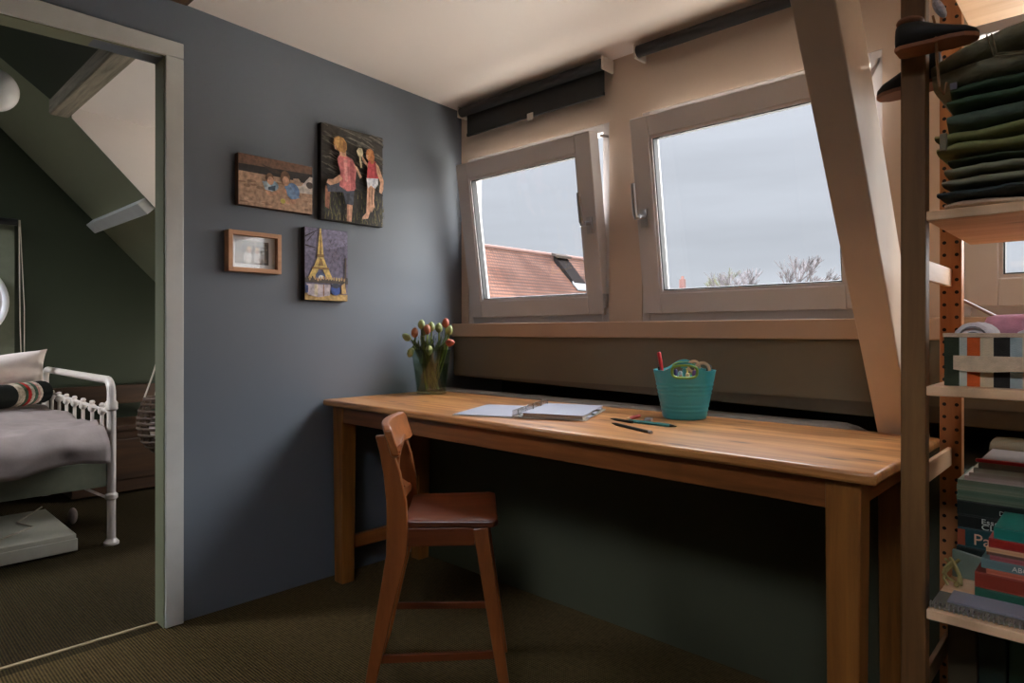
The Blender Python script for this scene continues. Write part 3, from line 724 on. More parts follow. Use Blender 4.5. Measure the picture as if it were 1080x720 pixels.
for s in (-1, 1):
    b = MB()                                                           # rear leg and back post, one bent plank
    prof = [(0.0, -0.245, .024), (0.08, -0.222, .028), (0.29, -0.182, .043), (0.44, -0.152, .056), (0.50, -0.150, .058), (0.58, -0.153, .054), (0.66, -0.165, .046), (0.72, -0.180, .038), (0.765, -0.198, .024)]
    rings = []
    for z, x, w in prof:
        y = s * (0.150 + 0.045 * max(0, (0.5 - z)) / 0.5)
        rings.append([(x - w / 2, y - .014, z), (x + w / 2, y - .014, z), (x + w / 2, y + .014, z), (x - w / 2, y + .014, z)])
    b.rings(rings); cb(b, 'back_leg', M['chair'], bevel=0.003, smooth=True, angle=30)
    b = MB(); b.bar((0.155, s * 0.178, 0), (0.078, s * 0.142, 0.506), 0.027, 0.026, (1, 0, 0), w2=0.043, d2=0.032)
    cb(b, 'front_leg', M['chair'], bevel=0.003)
    b = MB(); b.box(-0.125, 0.062, s * 0.146 - 0.010, s * 0.146 + 0.010, 0.458, 0.508); cb(b, 'seat_rail', M['chairh'], bevel=0.002)
    b = MB(); b.bar((-0.195, s * 0.174, 0.160), (0.120, s * 0.164, 0.160), 0.022, 0.012, (0, 0, 1)); cb(b, 'stretcher', M['chairh'], bevel=0.002)
for x in (-0.125, 0.066):
    b = MB(); b.box(x - .009, x + .009, -0.138, 0.138, 0.458, 0.508); cb(b, 'seat_rail', M['chairh'], bevel=0.002)
def slat(z0, z1, lean, thick, bulge, hw, name, xo):
    b = MB(); rings = []
    n = 20
    for i in range(n + 1):
        v = i / n * 2 - 1; y = v * hw
        x = xo - bulge * (1 - v * v)
        k = max(0, abs(v) - 0.9) / 0.1
        za, zb = z0 + 0.008 * k * k, z1 - 0.010 * k * k
        rings.append([(x - thick / 2, y, za), (x + thick / 2, y, za), (x + thick / 2 - lean, y, zb), (x - thick / 2 - lean, y, zb)])
    b.rings(rings); cb(b, name, M['slat'], bevel=0.004, smooth=True, angle=40)
slat(0.706, 0.792, 0.022, 0.022, 0.026, 0.178, 'top_slat', -0.152)
slat(0.545, 0.572, 0.003, 0.016, 0.010, 0.137, 'lower_slat', -0.146)
for s in (-1, 1):                                                       # crossed splats of the back
    b = MB(); pts = []
    for i in range(13):
        k = i / 12
        y = s * (-0.115 + 0.23 * k) * 1.0 + s * 0.03 * math.sin(2 * math.pi * k)
        pts.append((-0.150 - 0.018 * k - 0.014 * math.sin(math.pi * k) + s * 0.003, y, 0.562 + 0.155 * k))
    for i in range(12):
        b.bar(pts[i], pts[i + 1], 0.024, 0.012, (0, 1, 0))
    cb(b, 'cross_splat', M['chair'])

# ------------------------------------------------------------------ things on the table
# vase
VX, VY = 0.152, 1.925
t = thing('glass_vase', 'flared clear glass vase on the left end of the table', 'vase', (VX, VY, TZ))
b = MB(); b.lathe([(0.0005, 0.0), (0.064, 0.0), (0.068, 0.004), (0.078, 0.10), (0.091, 0.205), (0.0885, 0.205), (0.075, 0.10), (0.0645, 0.012), (0.0005, 0.012)], (VX, VY, TZ), 40, cap=False)
b.build('vase_glass', M['vase'], t, smooth=True)
b = MB(); b.lathe([(0.0005, 0.014), (0.0630, 0.014), (0.0735, 0.10), (0.079, 0.14), (0.0005, 0.14)], (VX, VY, TZ), 40, cap=False)
b.build('water', M['water'], t, smooth=True)
BUDS = [  # (x, y, z, colour, words)
    (0.086, 1.860, 1.036, 'g', 'green budded tulip hanging furthest out over the left side'),
    (0.100, 1.872, 1.046, 'o', 'peach tulip bud high on the left of the bunch'),
    (0.095, 1.862, 0.999, 'g', 'green tulip bud drooping just above the left rim'),
    (0.120, 1.895, 1.083, 'g', 'tall green tulip bud left of the middle'),
    (0.136, 1.895, 1.053, 'd', 'small half hidden dark green tulip bud'),
    (0.148, 1.905, 1.060, 'o', 'peach tulip bud in the middle of the bunch'),
    (0.150, 1.928, 1.073, 'g', 'upright green tulip bud right of the middle peach one'),
    (0.172, 1.955, 1.068, 'p', 'pale green tulip bud between two green leaves'),
    (0.185, 1.985, 1.090, 'r', 'red orange tulip bud highest at the window side'),
    (0.215, 1.975, 1.056, 'p', 'pale tulip bud below the highest red one'),
    (0.232, 1.945, 1.024, 'r', 'red orange tulip bud lowest on the window side'),
    (0.168, 1.900, 1.012, 'g', 'short green tulip bud low among the leaves'),
]
def tulip(i, x, y, z, kind, words):
    mb = {'g': M['budg'], 'd': M['leaf'], 'o': M['budo'], 'r': M['budr'], 'p': M['budg']}[kind]
    a = rnd.random() * 6.28; rb = 0.012 + 0.038 * rnd.random()
    bx, by = VX + rb * math.cos(a), VY + rb * math.sin(a)
    t = thing('tulip', words, 'flower', (bx, by, TZ + 0.02), group='tulips in the glass vase')
    base, tip = Vector((bx, by, TZ + 0.02)), Vector((x, y, z - 0.022))
    # a stem leaves the mouth of the vase inside its rim
    d = Vector((x - VX, y - VY, 0)); r = d.length
    mouth = Vector((VX, VY, TZ + 0.205)) + d * (min(r, 0.074) / max(r, 1e-4))
    pts = []
    for k in range(9):
        s = k / 8
        if s < .6: q = base.lerp(mouth, s / .6)
        else:
            e = (s - .6) / .4; q = mouth.lerp(tip, e) + Vector((0, 0, 0.012 * math.sin(math.pi * e)))
        pts.append(q)
    b = MB(); b.tube(pts, 0.0042, 7); b.build('stem', M['stem'], t, smooth=True)
    ax = (tip - pts[-2]).normalized(); q = Vector((0, 0, 1)).rotation_difference(ax).to_matrix()
    b = MB(); prof = [(0.002, 0), (0.010, .004), (0.0155, .014), (0.0165, .022), (0.0140, .034), (0.008, .043), (0.002, .047)]
    rings = []
    sc = 0.8 if kind == 'd' else 1.0
    for pr, pz in prof:
        ring = []
        for k in range(18):
            an = 2 * math.pi * k / 18
            rad = pr * (1 + 0.10 * math.cos(3 * an)) * sc
            ring.append(tip + q @ Vector((rad * math.cos(an), rad * math.sin(an), pz * sc)))
        rings.append(ring)
    b.rings(rings); b.build('bud', mb, t, smooth=True, angle=60)
    for li in range(4):                                                # strap leaves
        la = a + 2.1 * li + rnd.random(); b = MB(); rings = []
        st = base.lerp(mouth, 0.12 + 0.17 * li); L_ = 0.13 + 0.04 * rnd.random()
        en = mouth + (tip - mouth) * (0.35 + 0.45 * rnd.random()) + Vector((0.016 * math.cos(la), 0.016 * math.sin(la), 0.012))
        rr_ = Vector((en.x - VX, en.y - VY, 0))
        sd = Vector((-math.sin(la), math.cos(la), 0))
        for k in range(9):
            s = k / 8; w = 0.0145 * math.sin(math.pi * min(1, 0.12 + s * 0.88)) + 0.0006
            mo = Vector((mouth.x + (VX - mouth.x) * .25, mouth.y + (VY - mouth.y) * .25, mouth.z + .006))
            p = st.lerp(mo, s / .6) if s < .6 else mo.lerp(en, (s - .6) / .4)
            h = Vector((math.cos(la), math.sin(la), 0)) * 0.003
            rings.append([p - sd * w, p + h * 0.6, p + sd * w, p + h * 0.6 - h * 0.3])
        b.rings(rings); b.build('leaf', M['leaf'], t, smooth=True)
for i, q in enumerate(BUDS): tulip(i, *q)

# ring binder
BR = R(24); t = thing('ring_binder', 'open ring binder of white paper lying on the table', 'binder', (1.021, 1.569, TZ + .001), BR)
def bb(b, name, m, bevel=0, par=None): return b.build(name, m, par or t, bevel=bevel, world=False)
b = MB(); b.box(-0.228, -0.008, -0.005, 0.325, 0.0, 0.0025); bb(b, 'cover', M['paperedge'], 0.001)
b = MB(); b.box(-0.006, 0.236, -0.005, 0.325, 0.0, 0.0025); bb(b, 'cover', M['paperedge'], 0.001)
b = MB(); b.box(-0.224, -0.014, 0.0, 0.312, 0.0026, 0.0045); bb(b, 'loose_sheets', M['paper'])
b = MB(); b.hexa([(0.022, 0.004, .003), (0.226, 0.004, .003), (0.226, 0.305, .003), (0.022, 0.305, .003), (0.024, 0.004, .017), (0.222, 0.004, .015), (0.222, 0.305, .015), (0.024, 0.305, .017)]); bb(b, 'paper_block', M['paperedge'], 0.001)
b = MB(); b.hexa([(0.018, -.002, .0172), (0.228, -.002, .0152), (0.228, 0.310, .0152), (0.018, 0.310, .0172), (0.018, -.002, .0186), (0.228, -.002, .0166), (0.228, 0.310, .0166), (0.018, 0.310, .0186)]); bb(b, 'top_sheet', M['paper'])
b = MB(); b.box(-0.006, 0.016, 0.0, 0.318, 0.003, 0.006); bb(b, 'ring_plate', M['steel'], 0.001)
for y in (0.03, 0.11, 0.20, 0.285):
    b = MB(); b.tube([(0.012 + 0.0145 * math.cos(a), y, 0.0185 + 0.0145 * math.sin(a)) for a in [2 * math.pi * k / 16 for k in range(16)]], 0.0016, 6, closed=True); bb(b, 'ring', M['steel'])
b = MB(); b.hexa([(-.014, -.004, .003), (0.010, -.004, .003), (0.010, .315, .003), (-.014, .315, .003), (-.010, -.004, .026), (0.020, -.004, .026), (0.020, .315, .026), (-.010, .315, .026)]); bb(b, 'clear_sleeve', M['clearplast'])
for k, yy in enumerate((0.04, 0.12, 0.20)):
    b = MB(); b.box(0.226, 0.238, yy, yy + 0.06, 0.006 + .004 * k, 0.0068 + .004 * k); o = bb(b, 'index_tab', M['paper'])

# pens and pencils
def pencil(a, bb_, r, mat, label, cat='pencil', name='pencil', tip=None, end=None, n=6):
    a, e = Vector(a), Vector(bb_); d = (e - a).normalized(); L_ = (e - a).length
    t = thing(name, label, cat, a)
    b = MB(); b.tube([a, a + d * (L_ - 0.022)], r, n); b.build('barrel', mat, t)
    b = MB(); b.tube([a + d * (L_ - 0.022), e], [r * .98, r * 0.25], n); b.build('point', tip or M['skinwood'], t)
    if end is not None:
        b = MB(); b.tube([a - d * 0.012, a], r * 1.04, 10); b.build('end_cap', end, t)
z = TZ + 0.0045
pencil((1.345, 1.748, z), (1.515, 1.741, z), 0.0052, M['tealpen'], 'teal pencil lying on the table in front of the bucket', tip=M['black'])
pencil((1.370, 1.728, z), (1.270, 1.752, z), 0.0045, M['black'], 'short black pencil stub pointing at the binder', tip=M['black'])
pencil((1.305, 1.870, z + .001), (1.322, 1.765, z + .001), 0.0056, M['pink'], 'dusty pink crayon lying behind the teal pencil', 'crayon', 'crayon', tip=M['skinwood'])
pencil((1.512, 1.592, z), (1.334, 1.668, z), 0.0045, M['black'], 'dark pencil with a pale end nearest the table edge', tip=M['black'], end=M['paper'])
pencil((1.365, 1.760, z), (1.500, 1.752, z), 0.0042, M['black'], 'black pencil lying hard against the teal one', tip=M['black'])
t = thing('pencil_sharpener', 'small metal pencil sharpener behind the teal pencil', 'sharpener', (1.386, 1.80, TZ))
b = MB(); b.hexa([(1.374, 1.790, TZ), (1.398, 1.790, TZ), (1.396, 1.808, TZ), (1.376, 1.808, TZ), (1.374, 1.790, TZ + .012), (1.398, 1.790, TZ + .012), (1.396, 1.808, TZ + .012), (1.376, 1.808, TZ + .012)]); b.build('body', M['steel'], t, bevel=0.001)
b = MB(); b.box(1.377, 1.395, 1.792, 1.806, TZ + .0121, TZ + .0135); b.build('blade', M['steel'], t)

# bucket
BX, BY = 1.418, 1.965
t = thing('rubber_bucket', 'turquoise rubber bucket with green-lined handles holding art supplies', 'bucket', (BX, BY, TZ))
n = 96; HD = R(-61)                                                    # one handle faces the camera
def rim_z(a):
    d = min(abs((a - HD + math.pi) % (2 * math.pi) - math.pi), abs((a - HD - math.pi + math.pi) % (2 * math.pi) - math.pi))
    return 0.160 + 0.030 * (0.5 + 0.5 * math.cos(min(math.pi, d / 0.75 * math.pi)))
def in_hole(a, z):
    d = min(abs((a - HD + math.pi) % (2 * math.pi) - math.pi), abs((a - HD) % (2 * math.pi) - math.pi))
    return d < 0.40 and 0.140 < z < 0.173
def rad(z): return 0.070 + (0.101 - 0.070) * (z / 0.16)
b = MB(); bm = b.bm
NZ = 46
def row_z(a, j):
    return 0.0035 * j if j <= 36 else 0.126 + (rim_z(a) - 0.126) * (j - 36) / (NZ - 36)
def shell(off):
    g = []
    for k in range(n):
        a = 2 * math.pi * k / n; col = []
        for j in range(NZ + 1):
            z = row_z(a, j)
            r = rad(z) + off + ((0.0013 * math.cos(z * 449) if (0.015 < z < 0.05 or 0.075 < z < 0.125) else 0) if off == 0 else 0)
            if j == 0: r -= 0.004
            col.append(bm.verts.new((BX + r * math.cos(a), BY + r * math.sin(a), TZ + z)))
        g.append(col)
    return g
go, gi = shell(0), shell(-0.004)
def hole(k, j):
    a = 2 * math.pi * (k + .5) / n; z = (row_z(a, j) + row_z(a, j + 1)) / 2
    return in_hole(a, z)
for k in range(n):
    k2 = (k + 1) % n
    for j in range(NZ):
        if not hole(k, j):
            bm.faces.new((go[k][j], go[k2][j], go[k2][j + 1], go[k][j + 1])); bm.faces.new((gi[k][j + 1], gi[k2][j + 1], gi[k2][j], gi[k][j]))
            if hole((k + 1) % n, j): bm.faces.new((go[k2][j], gi[k2][j], gi[k2][j + 1], go[k2][j + 1]))
            if hole((k - 1) % n, j): bm.faces.new((go[k][j], go[k][j + 1], gi[k][j + 1], gi[k][j]))
            if j + 1 < NZ and hole(k, j + 1): bm.faces.new((go[k][j + 1], go[k2][j + 1], gi[k2][j + 1], gi[k][j + 1]))
            if j > 0 and hole(k, j - 1): bm.faces.new((go[k2][j], go[k][j], gi[k][j], gi[k2][j]))
    bm.faces.new((go[k][NZ], go[k2][NZ], gi[k2][NZ], gi[k][NZ]))
bm.faces.new([go[k][0] for k in range(n)][::-1]); bm.faces.new([gi[k][0] for k in range(n)])
b.build('bucket_body', M['teal'], t, smooth=True, angle=50)
for h in (0, math.pi):                                                  # green lining of each hand hole
    b = MB(); pts = []
    for i in range(28):
        s = 2 * math.pi * i / 28
        cx_, sz_ = math.cos(s), math.sin(s)
        da = 0.405 * math.copysign(abs(cx_) ** 0.6, cx_); zz = 0.157 + 0.0185 * math.copysign(abs(sz_) ** 0.6, sz_)
        if sz_ > 0: zz += 0.004 * math.cos(da / 0.4 * 1.57)
        a = HD + h + da; r = rad(zz) - 0.001
        pts.append((BX + r * math.cos(a), BY + r * math.sin(a), TZ + zz))
    b.tube(pts, 0.0042, 8, closed=True); b.build('handle_lining', M['lime'], t, smooth=True)
def stick(dx, dy, top, r, mat, label, name='marker_pen', lean=(0, 0), cap=None, cat='pen'):
    a = Vector((BX + dx * .6, BY + dy * .6, TZ + 0.02)); e = Vector((BX + dx + lean[0], BY + dy + lean[1], TZ + top))
    t = thing(name, label, cat, a, group='art supplies in the bucket')
    d = (e - a).normalized()
    b = MB(); b.tube([a, e - d * 0.04], r, 10); b.build('barrel', mat, t, smooth=True, angle=50)
    b = MB(); b.tube([e - d * 0.04, e - d * .004, e], [r * 1.12, r * 1.12, r * .7], 10); b.build('cap', cap or mat, t, smooth=True, angle=50)
stick(-0.068, -0.048, 0.218, 0.006, M['red'], 'red pen sticking up from the bucket', cap=M['red'])
stick(-0.080, -0.025, 0.168, 0.006, M['black'], 'black pen leaning on the left rim of the bucket', cap=M['black'])
stick(0.070, 0.040, 0.176, 0.007, M['black'], 'thick black marker at the right rim of the bucket', cap=M['black'])
stick(-0.02, -0.05, 0.150, 0.005, M['orangepen'], 'orange pencil showing through the front hand hole of the bucket', cap=M['skinwood'], cat='pencil')
stick(0.012, -0.05, 0.158, 0.006, M['black'], 'black pen showing through the front hand hole of the bucket', cap=M['steel'])
stick(0.035, -0.042, 0.152, 0.006, M['beigeroll'], 'wooden brush in the bucket behind its front handle', cap=M['skinwood'], name='paint_brush', cat='brush')
stick(-0.045, -0.03, 0.162, 0.007, M['paper'], 'white marker beside the red pen in the bucket', cap=M['paper'])
stick(0.045, -0.015, 0.160, 0.006, plain('purple_crayon_wax', (96, 60, 120), .5), 'purple felt pen low on the right inside the bucket')
stick(-0.012, 0.035, 0.168, 0.006, plain('yellow_pencil_lacquer', (206, 170, 60), .45), 'yellow pencil at the back of the bucket', cat='pencil')
stick(0.02, -0.062, 0.146, 0.006, plain('brown_pencil_lacquer', (112, 70, 44), .45), 'brown pencil leaning just inside the front hand hole', cat='pencil')
stick(-0.05, 0.03, 0.158, 0.006, plain('navy_pen_plastic', (36, 44, 92), .4), 'navy pen low at the left back of the bucket')
stick(0.0, 0.0, 0.165, 0.006, M['tealpen'], 'teal pencil in the middle of the bucket', cap=M['tealpen'], cat='pencil')
for k, (dx, dy, zz, rr_, words) in enumerate(((0.028, 0.012, 0.170, 0.022, 'beige cardboard ring standing up in the middle of the bucket'), (0.062, 0.005, 0.162, 0.026, 'larger beige cardboard ring at the right inside the bucket'))):
    b = MB(); Mx = Matrix.Rotation(R(75), 3, 'X'); ctr = Vector((BX + dx, BY + dy, TZ + zz))
    prof = [(rr_, -.008), (rr_, .008), (rr_ - .008, .008), (rr_ - .008, -.008)]
    rings = [[ctr + Matrix.Rotation(R(30), 3, 'Z') @ (Mx @ Vector((p[0] * math.cos(2 * math.pi * i / 28), p[0] * math.sin(2 * math.pi * i / 28), p[1]))) for p in prof] for i in range(28)]
    b.rings(rings, closed=True)
    tag(b.build('tape_roll', M['beigeroll'], smooth=True), words, 'roll', group='art supplies in the bucket')

# ------------------------------------------------------------------ wooden shelf
t = thing('shelving_unit', 'tall raw pine shelving unit at the right end of the table', 'shelf', (2.55, 1.68, 0))
SX0, SX1, SYA, SYB = 2.17, 3.02, 1.43, 1.932
for x0 in (SX0, SX1):
    b = MB(); b.box(x0, x0 + .042, SYA, SYA + .034, 0, 2.16); b.build('front_post', M['pinez'], t, bevel=0.003)
    b = MB(); b.box(x0 - .020, x0 + .026, SYB - .032, SYB, 0, 2.16); p = b.build('rear_post', M['pineback'], t, bevel=0.002)
    p.data.transform(Matrix.Translation((-x0 - .003, 0, 0))); p.location.x = x0 + .003
    for zr_ in (0.30, 0.745, 1.183, 1.66, 2.05):
        b = MB(); b.box(x0 - .004, x0 + .006, SYA + .034, SYB - .030, zr_ - .022, zr_ + .022); b.build('rung', M['piney'], t, bevel=0.002)
for z1_ in (0.19, 0.526, 0.948, 1.278, 1.80):
    b = MB(); b.box(SX0 + .0425, SX1 - .001, SYA + .001, SYB - .033, z1_ - .018, z1_)
    s_ = b.build('shelf_board', M['pinex'], t, bevel=0.002)
b = MB(); b.tube([(2.19, 1.936, 1.130), (3.0, 1.936, 0.62)], 0.004, 8); b.tube([(2.19, 1.941, 0.62), (3.0, 1.941, 1.118)], 0.004, 8); b.build('cross_brace', plain('grey_painted_brace', (150, 138, 130), .5), t)

# --- folded trousers
def folded(name, x0, x1, y0, y1, z0, z1, layers, mat, label, cat='trousers', seed=0, slump=0.0, sag=0.0):
    # sag: how far the left shoulder of the top layers hangs down
    b = MB(); h = (z1 - z0) / layers
    for l in range(layers):
        jit = 0.006 * noise.noise((seed * 3.1, l * 2.7, 1))
        rings = []; nx = 26
        for i in range(nx + 1):
            u = i / nx
            e = max(0.02, 1 - max(0, 0.10 - u) / 0.10 * 0.9) if u < 0.1 else (max(0.02, 1 - max(0, u - 0.94) / 0.06 * 0.9))
            e = math.sqrt(max(0.0, 1 - (1 - e) ** 2)) * 0.55 + 0.45
            x = x0 + (x1 - x0) * u
            zc = z0 + h * (l + 0.5) + 0.006 * noise.noise((u * 4, seed, l)) + slump * math.sin(math.pi * min(1, u * 1.0)) * (l + .5) / layers
            zc -= sag * max(0.0, 1 - u / .32) ** 1.6 * (l + .3) / layers
            ring = []; m = 22
            for k in range(m):
                a = 2 * math.pi * k / m; ca, sa = math.cos(a), math.sin(a)
                yy = (y0 + y1) / 2 + jit + (y1 - y0) / 2 * math.copysign(abs(ca) ** 0.35, ca)
                zz = zc + h * 0.49 * e * math.copysign(abs(sa) ** 0.7, sa)
                w = 0.0022 * noise.noise((x * 14 + seed, yy * 10, l * 5.3)) + 0.0025 * noise.noise((x * 40, yy * 26 + seed, l))
                yy += 0.006 * noise.noise((x * 9, seed * 1.7, l * 3.3)) * (1 if ca < 0 else 0)
                ring.append((x + 0.010 * noise.noise((yy * 12, l, seed)) * (1 if u < .1 else 0), yy, max(z0 + 0.0005, zz + w)))
            rings.append(ring)
        b.rings(rings)
    return tag(b.build(name, mat, smooth=True, angle=70), label, cat, group='folded trousers on the upper shelf')
GZ = 1.279
folded('folded_trousers', 2.235, 2.62, 1.47, 1.86, GZ, 1.300, 1, cloth('cream_twill', (206, 176, 150)), 'cream folded trousers at the very bottom of the stack', seed=1)
folded('folded_trousers', 2.228, 2.62, 1.455, 1.86, 1.300, 1.320, 1, cloth('navy_denim', (62, 72, 74)), 'thin navy folded jeans right above the cream pair', seed=2)
folded('folded_trousers', 2.236, 2.62, 1.462, 1.86, 1.320, 1.366, 2, cloth('grey_brown_twill', (136, 134, 112)), 'grey-brown folded trousers between navy and olive pairs', seed=3)
folded('folded_trousers', 2.240, 2.62, 1.470, 1.86, 1.366, 1.381, 1, cloth('black_green_twill', (72, 78, 60)), 'thin dark folded trousers under the olive pair', seed=4)
ol = folded('folded_trousers', 2.226, 2.62, 1.455, 1.86, 1.381, 1.432, 2, cloth('olive_twill', (136, 138, 92)), 'bright olive folded trousers halfway up the stack', seed=5)
b = MB(); b.box(2.230, 2.242, 1.453, 1.460, 1.392, 1.426); p = b.build('pocket_lining', cloth('pale_lining', (140, 132, 112)), ol, bevel=0.002)
folded('folded_trousers', 2.236, 2.62, 1.462, 1.86, 1.432, 1.470, 1, cloth('slate_green_twill', (96, 110, 96)), 'slate green folded trousers under the pair with white label', seed=6)
g2 = folded('folded_trousers', 2.242, 2.62, 1.462, 1.86, 1.470, 1.515, 2, cloth('bottle_green_twill', (82, 104, 84)), 'bottle green folded trousers second from the top', seed=7, slump=.006)
b = MB(); b.box(2.246, 2.257, 1.457, 1.461, 1.506, 1.518); b.build('care_label', M['paper'], g2)
tj = folded('folded_jeans', 2.215, 2.64, 1.455, 1.86, 1.515, 1.602, 2, cloth('grey_green_denim', (142, 140, 118)), 'grey-green jeans with a stitched pocket on top of the stack', 'jeans', seed=8, slump=0.014, sag=0.05)
stitch = plain('tan_stitching', (120, 110, 84), 0.8)
b = MB()
for p0, p1 in (((2.303, 1.590), (2.313, 1.548)), ((2.310, 1.590), (2.319, 1.550)), ((2.313, 1.548), (2.375, 1.535)), ((2.317, 1.552), (2.375, 1.540))):
    b.tube([(p0[0], 1.451, p0[1]), (p1[0], 1.449, p1[1])], 0.0014, 6)
b.build('pocket_stitching', stitch, tj)

# --- shoes tied to the post
def shoe(heel, toe, up, h, label, lining=False):
    heel, toe, up = Vector(heel), Vector(toe), Vector(up).normalized()
    ax = (toe - heel); L_ = ax.length; ax.normalize(); sd = ax.cross(up).normalized(); up = sd.cross(ax)
    t = thing('hanging_shoe', label, 'shoe', heel, group=None)
    def P(u, v, w): return heel + ax * (u * L_) + sd * v + up * w
    sec = [(0.0, .018, h * .92), (0.08, .026, h), (0.30, .027, h * .95), (0.48, .026, h * .72), (0.68, .029, h * .5), (0.86, .024, h * .36), (0.97, .012, h * .22), (1.0, .004, h * .12)]
    b = MB(); rings = []
    for u, w, hh in sec:
        ring = []
        for k in range(14):
            a = 2 * math.pi * k / 14
            ring.append(P(u, w * math.cos(a), hh / 2 + hh / 2 * math.copysign(abs(math.sin(a)) ** 0.75, math.sin(a))))
        rings.append(ring)
    b.rings(rings); b.build('upper', M['shoe'], t, smooth=True, angle=60)
    b = MB(); rings = []
    for u, w, hh in sec: rings.append([P(u, -w - .002, -.006), P(u, w + .002, -.006), P(u, w + .002, .002), P(u, -w - .002, .002)])
    b.rings(rings); b.build('sole', M['sole'], t, bevel=0.0015)
    b = MB(); b.tube([P(0.02 + .28 * (0.5 - 0.5 * math.cos(q)), .022 * math.sin(q), h * 1.0) for q in [2 * math.pi * k / 18 for k in range(18)]], 0.005, 8, closed=True)
    b.build('collar', M['sole'] if not lining else M['fleece'], t, smooth=True)
    return t, P
t1, P1 = shoe((2.172, 1.395, 1.578), (2.300, 1.395, 1.574), (0.02, 0, 1), 0.050, 'dark brown ankle shoe hanging in front of the pine post')
b = MB(); b.tube([(2.232, 1.385, 1.624), (2.238, 1.376, 1.60), (2.240, 1.376, 1.54), (2.243, 1.378, 1.49), (2.249, 1.384, 1.478), (2.252, 1.392, 1.50)], 0.0022, 8); o = b.build('shoe_lace', M['lace'], t1, smooth=True)
b = MB(); b.ell((2.240, 1.396, 1.640), .008, .012, .022, 10, 8, M=Matrix.Rotation(R(-25), 3, 'Y')); b.build('speckled_tongue', M['fleece'], t1, smooth=True)
shoe((2.226, 1.50, 1.540), (2.112, 1.50, 1.534), (-0.12, 0, 1), 0.062, 'dark shoe with tan sole hanging behind the pine post')

# --- striped storage box with cloths
X0, X1, Y0, Y1, Z0, Z1 = 2.236, 2.60, 1.462, 1.80, 0.949, 1.046
stripes = [((52, 58, 44), .024), ((186, 186, 174), .012), ((196, 88, 42), .020), ((206, 184, 154), .020), ((46, 44, 42), .024), ((160, 172, 174), .018), ((206, 184, 154), .020)]
t = thing('storage_box', 'striped fabric storage box with a beige strap', 'box', ((X0 + X1) / 2, (Y0 + Y1) / 2, Z0))
b = MB(); mats = [cloth('box_stripe_%d' % i, s[0]) for i, s in enumerate(stripes)]
x, i = X0, 0
while x < X1 - 1e-6:
    xe = min(X1, x + stripes[i % 7][1])
    b.box(x, xe, Y0, Y0 + .006, Z0, Z1, i % 7); b.box(x, xe, Y1 - .006, Y1, Z0, Z1, i % 7)
    x = xe; i += 1
b.box(X0, X0 + .006, Y0 + .006, Y1 - .006, Z0, Z1, 0); b.box(X1 - .006, X1, Y0 + .006, Y1 - .006, Z0, Z1, 0); b.box(X0, X1, Y0 + .006, Y1 - .006, Z0, Z0 + .006, 0)
b.build('box_body', mats, t)
b = MB()
for a in ((X0 - .002, X1 + .002, Y0 - .002, Y0 + .008), (X0 - .002, X1 + .002, Y1 - .008, Y1 + .002), (X0 - .002, X0 + .008, Y0 + .008, Y1 - .008), (X1 - .008, X1 + .002, Y0 + .008, Y1 - .008)):
    b.box(a[0], a[1], a[2], a[3], Z1 - .006, Z1 + .002)
b.build('rim_binding', cloth('beige_binding', (206, 178, 150)), t, bevel=0.001)
b = MB(); strap = [(2.251, 1.4605), (2.272, 1.4585), (2.30, 1.450), (2.34, 1.446), (2.40, 1.444), (2.46, 1.446), (2.50, 1.452), (2.525, 1.4605)]
rings = [[(x, y - .002, .980 - .004 * math.sin(i)), (x, y + .001, .980), (x, y + .001, 1.006), (x, y - .002, 1.006)] for i, (x, y) in enumerate(strap)]
b.rings(rings); b.build('strap', cloth('beige_strap', (214, 186, 156)), t, smooth=True, angle=40)
def roll(name, p0, p1, r, mat, label, cat, seed, group='cloths in the striped box', flat=1.0, spiral=False):
    b = MB(); p0, p1 = Vector(p0), Vector(p1); rings = []; d = (p1 - p0); ax = d.normalized(); sd = ax.cross(Vector((0, 0, 1))).normalized(); up = sd.cross(ax)
    for i in range(25):
        s = i / 24; e = min(1, math.sqrt(max(0.02, 1 - max(0, abs(s * 2 - 1) - .86) ** 2 / .02)))
        ring = []
        for k in range(24):
            a = 2 * math.pi * k / 24
            rr_ = r * e * (1 + 0.10 * noise.noise((s * 5 + seed, math.cos(a) * 1.6, math.sin(a) * 1.6)) + 0.05 * noise.noise((s * 14, a * 3, seed)))
            ring.append(p0 + d * s + sd * (rr_ * math.cos(a)) + up * (rr_ * flat * math.sin(a)))
        rings.append(ring)
    b.rings(rings); o = tag(b.build(name, mat, smooth=True, angle=80), label, cat, group)
    return o
wc = cloth('white_grey_cloth', (214, 208, 210)); pc = cloth('dusty_pink_cloth', (200, 142, 158))
o = roll('rolled_cloth', (2.275, 1.49, 1.036), (2.275, 1.64, 1.036), 0.032, wc, 'white rolled cloth at the left front of the striped box', 'cloth', 1)
b = MB(); pts = []
for k in range(40):
    a = k / 39 * 4 * math.pi; rr_ = 0.024 * (1 - k / 46)
    pts.append((2.275 + rr_ * math.cos(a), 1.488, 1.038 + rr_ * math.sin(a)))
b.tube(pts, 0.0018, 5); b.build('rolled_edge', cloth('grey_cloth_edge', (150, 144, 146)), o)
roll('rolled_cloth', (2.36, 1.50, 1.030), (2.42, 1.64, 1.030), 0.034, wc, 'white bunched cloth right of the rolled one in the striped box', 'cloth', 4, flat=.8)
roll('folded_blanket', (2.262, 1.70, 1.052), (2.56, 1.70, 1.056), 0.046, pc, 'dusty pink blanket lying across the back of the striped box', 'blanket', 9, flat=.75)

